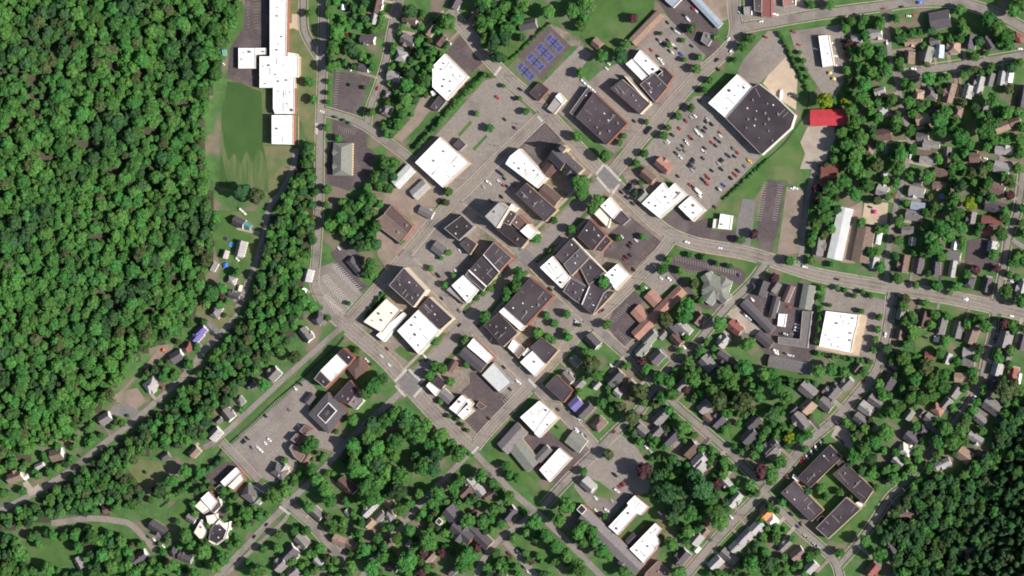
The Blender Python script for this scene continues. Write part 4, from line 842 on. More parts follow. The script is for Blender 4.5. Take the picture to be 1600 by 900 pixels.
r, L_, W_ = gable('funeral_home', 'star shaped grey green roof of many gables inside the curved lot', [(1104,430),(1140,444),(1136,466),(1096,456)], 4.5, 3.4, 'n', 'wh', hip=0.9)
rz = -r.rotation_euler.z
gable_parts(r, 24, 22, 4.5, 3.0, 'n', 'wh', 0, 0, rz + rad(-20), hip=0.9, name='centre_roof')
for (px, py, L, W, a) in ((1109,440,17,12,-60),(1128,447,17,13,60),(1111,460,18,13,55),(1128,460,16,12,-50)):
    x, y = rel(r, px, py, 6); gable_parts(r, L, W, 4.4, 2.7, 'n', 'wh', x, y, rz + rad(a))
r, L_, W_ = gable('pink_roofed_hall', 'pinkish brown metal roofed hall with two short wings', [(1060,446),(1071,458),(998,531),(986,519)], 4.6, 3.0, 'p', 'tn')
rz = -r.rotation_euler.z
for (px, py, L, W) in ((1001,492,17,12),(1020,466,14,11)):
    x, y = rel(r, px, py, 5); gable_parts(r, L, W, 4.4, 1.5, 'p', 'tn', x, y, math.pi / 2)
FOOTP += [[(985,490),(997,477),(1014,496),(1002,508)], [(1008,464),(1020,452),(1036,468),(1024,480)]]
B('white_wing', 'upper of the twin white wings with T shaped end', [([(992,774),(1014,792),(1002,805),(996,802),(966,836),(951,823),(982,790),(980,786)], 8, 'w', 'br', 12)])
B('white_wing', 'lower of the twin white wings with many vents', [([(1024,817),(1034,826),(1026,838),(1032,846),(1024,860),(1006,880),(984,858)], 8, 'w', 'br', 14)])
r, L_, W_ = gable('long_grey_building', 'long grey gabled building with dark square tower at the bottom', [(918,795),(1008,881),(990,900),(904,812)], 6, 3, 'g', 'br', )
x, y = rel(r, 909, 796, 12); mb = MB(); mb.box((x, y, 0), (7.2, 7.2, 11.5), 0); mb.build('tower', WALL['br'], r); mb = MB(); mb.box((x, y, 11.52), (7.6, 7.6, 0.6)); mb.box((x, y, 12.13), (6.3, 6.3, 0.08), 0, 1); mb.build('tower_roof', [TRIM, ROOF['k'][1]], r)
for px, py, a in ((950,842,90),(978,876,90)):
    x, y = rel(r, px, py, 7); gable_parts(r, 15, 9, 5.5, 2.4, 'g', 'br', x, y, math.pi / 2)
B('brown_flat_building', 'brown flat roof with dark top below the white wings', [([(1028,876),(1046,892),(1040,915),(1000,915),(1010,894)], 5, 'b', 'br', 4)])
gable('small_dark_shed', 'small dark shed between the twin white wings', [(988,832),(997,840),(985,853),(977,846)], 4, 1.5, 's', 'gy')
r, L_, W_ = gable('hipped_building', 'grey green hipped building with gabled left side beside the school street', [(520,223),(549,224),(548,274),(520,273)], 6, 4, 'n', 'tn', hip=0.5)
rz = -r.rotation_euler.z
for py in (238, 260):
    x, y = rel(r, 528, py, 7); gable_parts(r, 10, 9, 6, 3.2, 'n', 'tn', x, y, rz)
gable('hidden_house', 'dark hipped house hidden in trees by the triangular lot', [(540,408),(550,401),(568,422),(560,432)], 5, 2.6, 's', 'gy', hip=0.8, cat='house')
r, L_, W_ = gable('large_grey_hall', 'large grey gabled hall with side wing in the upper right', [(1455,20),(1482,15),(1485,40),(1452,48)], 6, 3.2, 's', 'wh')

# ---- houses: x, y, length, width (px), roof code, wall, optional angle (image degrees, counter-clockwise)
HOUSES = """584,30,16,13,l,wh|573,62,24,13,s,wh,-8|567,106,17,11,s,wh,-15|588,8,24,14,d,wh|535,11,8,8,w,wh|348,83,10,10,q,gn|604,148,13,11,g,cr|603,172,18,16,g,wh
640,30,24,15,b,wh,-20|637,63,24,17,g,wh,-30|627,88,20,17,l,wh,-15|614,119,20,16,l,wh,-15|672,46,20,13,b,cr,50|688,62,19,12,d,gn,50|711,5,17,14,s,wh,60|741,28,20,15,b,tn,50|824,38,28,16,s,gy,10
932,68,15,14,b,tn|1338,60,15,14,l,wh|1366,52,22,16,l,wh|1427,66,26,11,t,cr,0|1460,64,14,12,g,cr|1420,90,18,17,b,tn,85|1448,84,24,16,n,wh,75|1468,80,20,13,a,bl,85|1491,72,20,18,t,cr,85|1515,65,22,18,s,wh,80|1545,66,20,14,s,gy,-60|1591,58,16,12,e,rd
1374,142,16,10,l,wh,15|1434,150,21,17,t,tn,75|1455,145,18,17,g,wh,80|1484,145,30,14,b,cr,75|1512,143,20,15,l,wh,75|1530,132,26,13,l,wh,75|1547,124,20,11,g,cr,75|1565,122,22,12,l,wh,80|1577,120,16,10,w,wh,80|1598,150,34,12,s,gy,80
1377,172,16,12,l,cr,30|1441,185,20,18,t,cr,10|1455,175,13,10,s,gy|1497,175,16,12,b,cr,75|1537,170,14,12,g,wh,80|1380,210,24,18,d,br,10|1441,213,18,13,g,wh|1566,198,22,15,t,wh,20|1586,190,16,11,b,wh,20
1358,233,13,11,b,cr,75|1383,235,11,10,q,bl|1455,226,26,10,l,wh,-5|1448,239,32,7,b,cr,-8|1450,250,26,11,l,wh,-5|1480,237,14,12,g,wh,85|1481,253,17,13,b,br,85|1523,246,16,15,b,br,0|1568,235,26,12,l,wh,-5|1565,262,24,17,l,wh,-15
1470,270,20,13,b,cr,-10|1378,298,17,16,l,wh,-20|1381,272,9,9,l,wh|1434,285,13,9,g,cr|1467,290,19,12,b,tn,-5|1432,300,24,15,l,wh,-10|1434,322,22,12,a,bl,-10|1428,337,26,15,g,cr,-10|1418,360,18,12,g,bl,0|1425,377,12,11,l,wh
1558,295,22,18,b,wh,-15|1540,315,15,14,s,gy|1551,325,24,12,s,gy,-15|1518,340,18,12,g,wh,80|1550,344,32,12,e,wh,-5|1542,362,19,13,e,br,5|1492,382,15,11,w,wh,80|1550,385,16,14,l,wh|1490,400,20,14,g,cr,-10
1278,385,28,18,g,tn,80|1365,410,16,13,l,wh,80|1412,412,28,15,b,cr,80|1435,415,24,13,s,gy,80|1462,415,28,14,s,cr,85|1488,420,26,10,l,wh,80|1296,264,26,15,e,rd,-10|1293,277,22,12,e,rd,-10
1514,440,18,15,s,gy,70|1542,445,22,14,s,gy,75|1597,452,26,15,l,wh,75|1210,448,16,14,g,gy|1408,491,17,15,g,wh,75|1443,498,25,15,d,br,75|1470,509,25,15,g,wh,75|1496,515,26,15,g,cr,75|1518,523,28,18,b,cr,70|1406,523,15,12,b,wh|1463,530,8,8,w,wh|1452,556,13,13,e,br,0
1480,560,17,10,l,wh,70|1512,551,15,14,l,wh,-5|1513,566,18,12,g,wh,-8|1570,530,26,22,g,wh,75|1597,535,24,14,s,gy,75|1573,560,12,12,g,gy|1558,577,19,17,l,wh,75|1583,585,19,13,e,br,80|1592,592,16,5,w,wh,80|1505,590,27,14,t,cr,0|1549,602,16,12,s,bl|1492,612,18,16,g,wh,55
1397,572,15,10,g,wh,-40|1388,598,22,19,s,gy,60|1400,551,14,11,s,bl|1322,600,20,13,g,wh,45|1340,575,14,12,b,cr|1302,612,21,19,g,cr,50|1288,608,12,8,d,br,50|1262,610,27,20,g,gy,-40|1368,627,23,15,g,cr,-35|1352,638,20,17,l,wh,-35
1344,655,20,14,g,wh,-35|1366,668,11,10,g,gy|1262,635,22,20,t,tn,45|1290,632,22,19,g,cr,-40|1250,657,27,19,g,wh,-50|1240,640,14,12,s,wh|1205,700,26,20,s,wh,45|1420,648,16,13,n,cr|1440,646,11,10,g,wh|1454,655,19,14,g,wh,-35
1465,640,18,15,p,wh,-35|1478,630,17,14,g,wh,50|1492,612,12,10,l,wh|1550,635,27,21,g,wh,-35|1531,655,21,14,g,cr,-40|1441,673,15,13,s,gy|1424,685,22,18,s,gy,-40|1415,704,20,18,c,cr,-30|1403,722,18,15,l,wh,-40|1524,685,24,12,l,wh,-30
1507,712,23,20,t,wh,-35|1473,725,24,12,l,wh,25|1385,750,12,11,s,gy|1420,803,28,12,b,cr,0|1393,858,24,20,s,gy,-60|1363,890,20,17,e,br,50|1500,862,13,10,b,gy|1518,860,18,9,g,gy,20|1227,852,22,10,g,cr,45|1246,866,22,17,b,wh,40|1267,886,20,16,l,wh,45
1197,803,17,15,o,tn,45|1206,814,17,13,c,cr,45|1182,824,22,17,l,wh,45|1165,838,25,16,l,wh,45|1151,853,24,17,l,wh,45|1138,870,28,14,g,wh,-40|1118,880,22,17,l,wh,45|1088,842,20,17,l,wh,50|1089,858,9,8,w,wh|1065,871,26,17,s,wh,50
1148,781,26,13,l,wh,50|1100,833,14,10,b,cr|1135,755,16,12,l,wh|1090,731,27,22,l,wh,50|960,590,28,18,s,cr,45|980,604,22,17,d,cr,45|965,614,13,11,l,wh,-40|932,602,13,9,l,wh,45|1003,545,26,14,n,wh,45|1026,558,22,18,s,wh,45
1105,568,25,19,g,wh,-45|1117,582,14,12,s,gy|1135,562,34,15,s,wh,-35|1065,602,18,14,g,wh,45|1100,636,20,18,g,wh,45|1122,658,22,17,s,wh,45|1106,653,14,12,b,cr|1031,652,25,18,g,cr,45|1026,674,18,17,g,wh,45|1048,684,26,18,s,wh,45
1003,673,18,15,g,wh,-40|1078,702,25,20,d,cr,45|1092,720,24,18,l,wh,45|1177,660,24,17,s,wh,45|1170,682,26,19,s,wh,45|1205,706,22,17,g,wh,45|914,641,27,17,s,cr,45|935,662,22,18,b,cr,45|925,533,24,17,s,wh,-45
1015,528,25,16,n,wh,45|1035,523,14,11,g,wh,45|1050,515,20,13,s,wh,-45|1068,513,26,15,l,wh,-40|1091,498,18,15,b,cr,50|1130,533,19,15,l,wh,45|1148,512,24,17,e,wh,-40|1057,530,20,15,d,cr,-45|1190,450,24,20,s,gy,70|1035,258,24,17,p,br,-40
1012,275,24,17,b,tn,-40|1003,306,17,15,n,wh,45|986,296,15,12,s,wh,45|898,565,17,13,g,wh,-45|886,590,20,13,g,wh,-45|905,600,15,12,g,wh,45|375,388,26,16,l,cr,75|351,397,13,10,l,cr,70|332,416,15,12,g,wh,60|361,438,14,12,l,wh,-20
374,450,9,6,c,cr,75|365,461,20,10,s,gy,-20|336,487,20,17,g,cr,65|313,517,18,13,u,wh,40|308,526,19,12,u,wh,45|372,347,20,15,s,wh,-25|386,353,12,10,q,bl,-30|480,430,20,15,l,wh,75|474,455,8,6,w,wh|497,497,20,17,s,gy,50|477,523,24,15,g,wh,-50
427,584,20,18,g,wh,45|392,601,14,12,s,gy|375,626,14,11,g,wh,-50|355,648,20,17,g,wh,-50|335,678,21,17,l,wh,45|342,656,10,8,g,wh|303,706,18,14,b,cr,45|293,543,16,13,e,br,40|275,557,21,18,s,wh,30|235,601,25,20,l,cr,40|251,602,12,8,d,br
163,654,20,17,g,wh,30|87,711,22,20,b,wh,15|22,746,27,17,b,cr,20|61,728,15,9,l,wh,25|40,745,8,7,w,wh|258,713,13,11,s,gy|168,795,18,13,d,br,20|246,826,32,17,s,tn,-30|298,811,16,11,g,wh,-30|123,880,20,12,g,wh,-60|218,872,26,20,s,wh,35
270,863,14,12,s,gy|288,872,24,13,s,gy,-20|494,803,22,17,g,wh,-40|541,760,33,19,d,wh,-40|578,795,32,12,l,wh,45|594,806,16,12,g,wh,45|543,801,10,9,l,wh|577,818,15,13,t,tn,45|530,845,23,15,t,tn,-20|547,852,16,14,b,tn,-30
471,846,24,18,g,cr,-45|452,864,25,22,s,wh,45|437,883,22,18,g,wh,45|457,895,18,15,g,gy,40|496,879,14,11,l,wh,-40|607,806,16,12,g,wh,-40|612,886,20,12,s,gy,-30|605,782,15,12,b,cr,-40|736,757,22,12,l,wh,-50|748,767,20,13,l,wh,-45|727,768,22,17,d,cr,45
765,774,18,12,b,wh,30|797,803,24,19,s,wh,50|672,870,22,12,b,wh,45|707,891,18,13,s,wh,45|640,851,13,11,l,wh|606,852,16,13,b,cr|918,758,22,17,l,wh,-40|1296,152,12,8,s,gy|1242,150,10,6,s,gy,-30"""
SIZEW = lambda L: 'small' if L < 13 else ('mid sized' if L < 21 else 'large')
hr = random.Random(11)
for item in HOUSES.replace('\n', '|').split('|'):
    q = item.split(','); x, y, L, W = (float(t) for t in q[:4]); rc, wc = q[4], q[5]
    h = 3.0 if L < 12 else (5.2 if L > 15 else 4.0); rise = max(1.3, W * M * hr.uniform(0.36, 0.5))
    p = P(x, y, h + rise * 0.5)
    if len(q) > 6: a = rad(float(q[6]))
    else:
        a = road_near(p.x, p.y)[1]; a = a + (math.pi / 2 if L / W > 1.25 and hr.random() < 0.6 else 0)
    gz = H(p.x, p.y)
    small = L < 12
    root = empty('shed' if small else 'house', (p.x, p.y, gz - 0.02), a)
    tag(root, None, 'shed' if small else 'house', 'sheds and garages in the yards' if small else 'houses of the town')
    Lm, Wm = L * M * 0.94, W * M * 0.94
    hipp = 0.85 if (hr.random() < 0.16 and L < 1.35 * W) else 0
    z0 = -3.0 if gz > 0.5 else 0.0
    gable_parts(root, Lm, Wm, h, rise, rc, wc, hip=hipp, z0=z0)
    rect_windows(root, Lm, Wm, h)
    if L > 15:
        t = hr.random()
        if t < 0.5:      # cross gable
            s_ = hr.choice((-1, 1)); l2 = Wm * 0.85; w2 = Lm * hr.uniform(0.34, 0.45)
            gable_parts(root, l2, w2, h - 0.25, min(rise * 0.85, w2 * 0.4), rc, wc, Lm * hr.uniform(-0.25, 0.25), s_ * Wm * 0.22, math.pi / 2, name='cross_roof')
        if hr.random() < 0.55:  # porch
            s_ = hr.choice((-1, 1)); mb = MB(); x0 = s_ * (Lm / 2 + 0.9); ww = Wm * hr.uniform(0.5, 0.9)
            z1, z2 = 2.9, 2.5
            xa, xb = s_ * (Lm / 2 + 0.02), s_ * (Lm / 2 + 2.1)
            v = [(xa, -ww / 2, z1), (xb, -ww / 2, z2), (xb, ww / 2, z2), (xa, ww / 2, z1)]
            v += [(a_, b_, c_ - 0.15) for a_, b_, c_ in v]
            meshobj('porch_roof', v, [(0, 1, 2, 3), (7, 6, 5, 4), (0, 4, 5, 1), (1, 5, 6, 2), (2, 6, 7, 3)], ROOF[hr.choice(['l', 'g', rc])][1], root)
            for yy in (-ww / 2 + 0.2, ww / 2 - 0.2):
                mb = MB(); mb.box((xb - s_ * 0.2, yy, 0), (0.15, 0.15, 2.38)); mb.build('porch_post', TRIM, root)
        if hr.random() < 0.75:
            mb = MB(); cx_ = Lm * hr.uniform(-0.35, 0.35); mb.box((cx_, hr.uniform(-0.15, 0.15) * Wm, h + rise * 0.4), (0.8, 0.65, rise * 0.6 + 0.9)); mb.build('chimney', CHIM, root)
        mb = MB(); mb.box((Lm / 2 + 0.04, 0, 0.1), (0.07, 1.0, 2.1)); mb.build('door', MATS['wall_red'] if hr.random() < .3 else TRIM, root)
    FOOT.append((x, y, max(L, W) * 0.42))
    if L > 14 and gz < 0.3:
        d_, ra, ri_, hw_ = road_near(p.x, p.y)
        if d_ < 32 and hr.random() < 0.8:
            best = None
            for (ax, ay, bx, by, hw2, rj) in SEG:
                if rj != ri_: continue
                dx, dy = bx - ax, by - ay; t_ = max(0, min(1, ((p.x - ax) * dx + (p.y - ay) * dy) / (dx * dx + dy * dy)))
                q_ = (ax + t_ * dx, ay + t_ * dy); dd = math.dist(q_, (p.x, p.y))
                if best is None or dd < best[0]: best = (dd, q_)
            q_ = best[1]; dv = Vector((p.x - q_[0], p.y - q_[1])).normalized(); sv = Vector((-dv.y, dv.x)) * hr.choice((-1, 1))
            off = Wm * 0.5 + 2.2; wdt = hr.uniform(1.3, 1.9); l0, l1 = hw_ * 0.8, best[0] + hr.uniform(0, 7)
            cs_ = [Vector(q_) + sv * (off + k1 * wdt) + dv * k2 for k1, k2 in ((-1, l0), (1, l0), (1, l1), (-1, l1))]
            if area([(c_.x, c_.y) for c_ in cs_]) < 0: cs_.reverse()
            ZL[0] += 0.0003
            if not any(inside(cs_[2].x, cs_[2].y, lp) for lp in LOTS):
                o = meshobj('driveway', [(c_.x, c_.y, ZL[0]) for c_ in cs_], [(0, 1, 2, 3)], hr.choice((DIRT, ASPH, FRESH, GRAV, ASPH))); o['kind'] = 'structure'
    wn = {'wh': 'white', 'cr': 'cream', 'gy': 'grey', 'br': 'brick', 'tn': 'tan', 'rd': 'red', 'bl': 'pale blue', 'gn': 'green'}[wc]
    describe(root, x, y, f"{SIZEW(L)} {ROOF[rc][0]} roofed", 'shed' if small else 'house')

# ================================================================ tennis courts
r = sheet('court_fence_base', [(857,37),(857.5,37),(894,72),(893.5,72.5)], CONC, 0.3)
for i, (cx, cy) in enumerate(((822,112),(837.4,97),(851.8,82.2),(866.5,67.5))):
    a = rad(-45); p = Pz(cx, cy); org = Vector((p.x, p.y, 0))
    root = empty('tennis_court', (p.x, p.y, 0.3), a)
    root.scale = (0.86, 0.86, 1)
    tag(root, ['blue tennis court alone on the green surround', 'blue tennis court lowest of the three on brown surround', 'blue tennis court in the middle of the three on brown surround', 'blue tennis court topmost of the three on brown surround'][i], 'tennis court', 'blue tennis courts')
    mb = MB(); mb.box((0, 0, 0.0), (24.6, 11.8, 0.05)); mb.build('court_surface', COURTB, root)
    mb = MB(); z = 0.07
    def ln(x0, y0, x1, y1):
        t = 0.09; mb.quad([(x0 - t, y0 - t, z), (x1 + t, y0 - t, z), (x1 + t, y1 + t, z), (x0 - t, y1 + t, z)])
    for yy in (-5.48, 5.48, -4.11, 4.11): ln(-11.88, yy, 11.88, yy)
    for xx in (-11.88, 11.88): ln(xx, -5.3, xx, 5.3)
    for xx in (-6.4, 6.4): ln(xx, -3.95, xx, 3.95)
    ln(-6.2, 0, 6.2, 0)
    o = mb.build('court_lines', PAINTF, root)
    mb = MB(); mb.box((0, 0, 0.06), (0.06, 12.2, 0.95)); mb.build('net', UNITD, root)
    for yy in (-6.2, 6.2): mb = MB(); mb.box((0, yy, 0.0), (0.12, 0.12, 1.15)); mb.build('net_post', UNITD, root)

# ================================================================ trees
def unit_crown(seed, lobes=24, leaves=2200, zsq=0.85, conifer=False):
    R = np.random.default_rng(seed); C = []; Rr = []
    if conifer:
        for k in range(26):
            t = k / 25; zc = -0.9 + 2.2 * t; rr = 0.85 * (1 - t) + 0.12
            a = R.uniform(0, 6.28); C.append((math.cos(a) * rr * 0.55, math.sin(a) * rr * 0.55, zc)); Rr.append(0.18 + 0.28 * (1 - t))
    else:
        C.append((0, 0, 0)); Rr.append(0.62)
        while len(C) < lobes:
            v = R.normal(size=3); v /= np.linalg.norm(v)
            if v[2] < -0.55: continue
            d = R.uniform(0.42, 0.74); r = R.uniform(0.20, 0.38)
            C.append((v[0] * d, v[1] * d, v[2] * d * zsq)); Rr.append(r)
        sx = R.uniform(0.88, 1.1)
        C = [(c[0] * sx, c[1] / sx, c[2]) for c in C]
    C = np.array(C); Rr = np.array(Rr)
    # leaf cards on the union surface
    w_ = Rr ** 2 / np.sum(Rr ** 2); N = leaves * 2
    idx = R.choice(len(C), N, p=w_); nv = R.normal(size=(N, 3)); nv /= np.linalg.norm(nv, axis=1)[:, None]
    pos = C[idx] + nv * Rr[idx][:, None] * R.uniform(0.86, 1.1, N)[:, None]
    dd = np.linalg.norm(pos[:, None, :] - C[None], axis=2) / Rr[None]
    dd[np.arange(N), idx] = 9
    ok = dd.min(1) > 0.9
    pos, nv = pos[ok][:leaves], nv[ok][:leaves]; n = len(pos)
    nv = nv + R.normal(size=(n, 3)) * 0.55; nv /= np.linalg.norm(nv, axis=1)[:, None]
    u = np.cross(nv, R.normal(size=(n, 3))); u /= np.linalg.norm(u, axis=1)[:, None]; v = np.cross(nv, u)
    s = R.uniform(0.045, 0.085, n)[:, None]; s2 = s * R.uniform(0.6, 1.1, n)[:, None]
    V = np.stack([pos - u * s - v * s2 * .4, pos + v * s2 * -1.0, pos + u * s - v * s2 * .3, pos + u * s * .6 + v * s2, pos - u * s * .6 + v * s2], 1).reshape(-1, 3)
    F = [tuple(range(5 * i, 5 * i + 5)) for i in range(n)]
    # inner foliage masses
    bm = bmesh.new()
    for c, r in zip(C, Rr):
        g_ = bmesh.ops.create_icosphere(bm, subdivisions=2 if r > 0.3 else 1, radius=r * 0.9)
        for vv in g_['verts']:
            vv.co *= float(1 + R.uniform(-0.16, 0.12)); vv.co += Vector(c)
    base = len(V); bm.verts.index_update()
    V = list(map(tuple, V)) + [tuple(vv.co) for vv in bm.verts]
    F += [tuple(base + vv.index for vv in f.verts) for f in bm.faces]; bm.free()
    return V, F
def unit_trunk(seed):
    R = random.Random(seed); mb = MB()
    def limb(a, b, r0, r1):
        a, b = Vector(a), Vector(b); d = (b - a).normalized(); u = d.orthogonal().normalized(); v = d.cross(u)
        n = len(mb.v)
        for c, r in ((a, r0), (b, r1)):
            for k in range(6):
                t = k * math.pi / 3; mb.v.append(tuple(c + u * r * math.cos(t) + v * r * math.sin(t)))
        for k in range(6): mb.f.append((n + k, n + (k + 1) % 6, n + 6 + (k + 1) % 6, n + 6 + k)); mb.m.append(0)
    limb((0, 0, -2.0), (0.02, 0, -0.7), 0.07, 0.05); limb((0.02, 0, -0.7), (0, 0.02, 0.5), 0.05, 0.015)
    for k in range(6):
        t = k * 1.05 + R.uniform(-.3, .3); z = R.uniform(-0.8, -0.1)
        limb((0, 0, z), (math.cos(t) * 0.6, math.sin(t) * 0.6, z + R.uniform(0.3, 0.6)), 0.03, 0.008)
    return mb.v, mb.f
CROWN = []; TRUNK = []
for i in range(6):
    V, F = unit_crown(100 + i, lobes=[20, 26, 30, 22, 28, 34][i], zsq=[0.8, 0.95, 0.75, 0.9, 1.0, 0.8][i])
    me = bpy.data.meshes.new('crown'); me.from_pydata(V, [], F); me.materials.append(LEAF['g']); CROWN.append(me)
V, F = unit_crown(200, leaves=1800, conifer=True); me = bpy.data.meshes.new('crown'); me.from_pydata(V, [], F); me.materials.append(LEAF['d']); CONE = me
for i in range(3):
    V, F = unit_trunk(i); me = bpy.data.meshes.new('trunk'); me.from_pydata(V, [], F); me.materials.append(BARK); TRUNK.append(me)

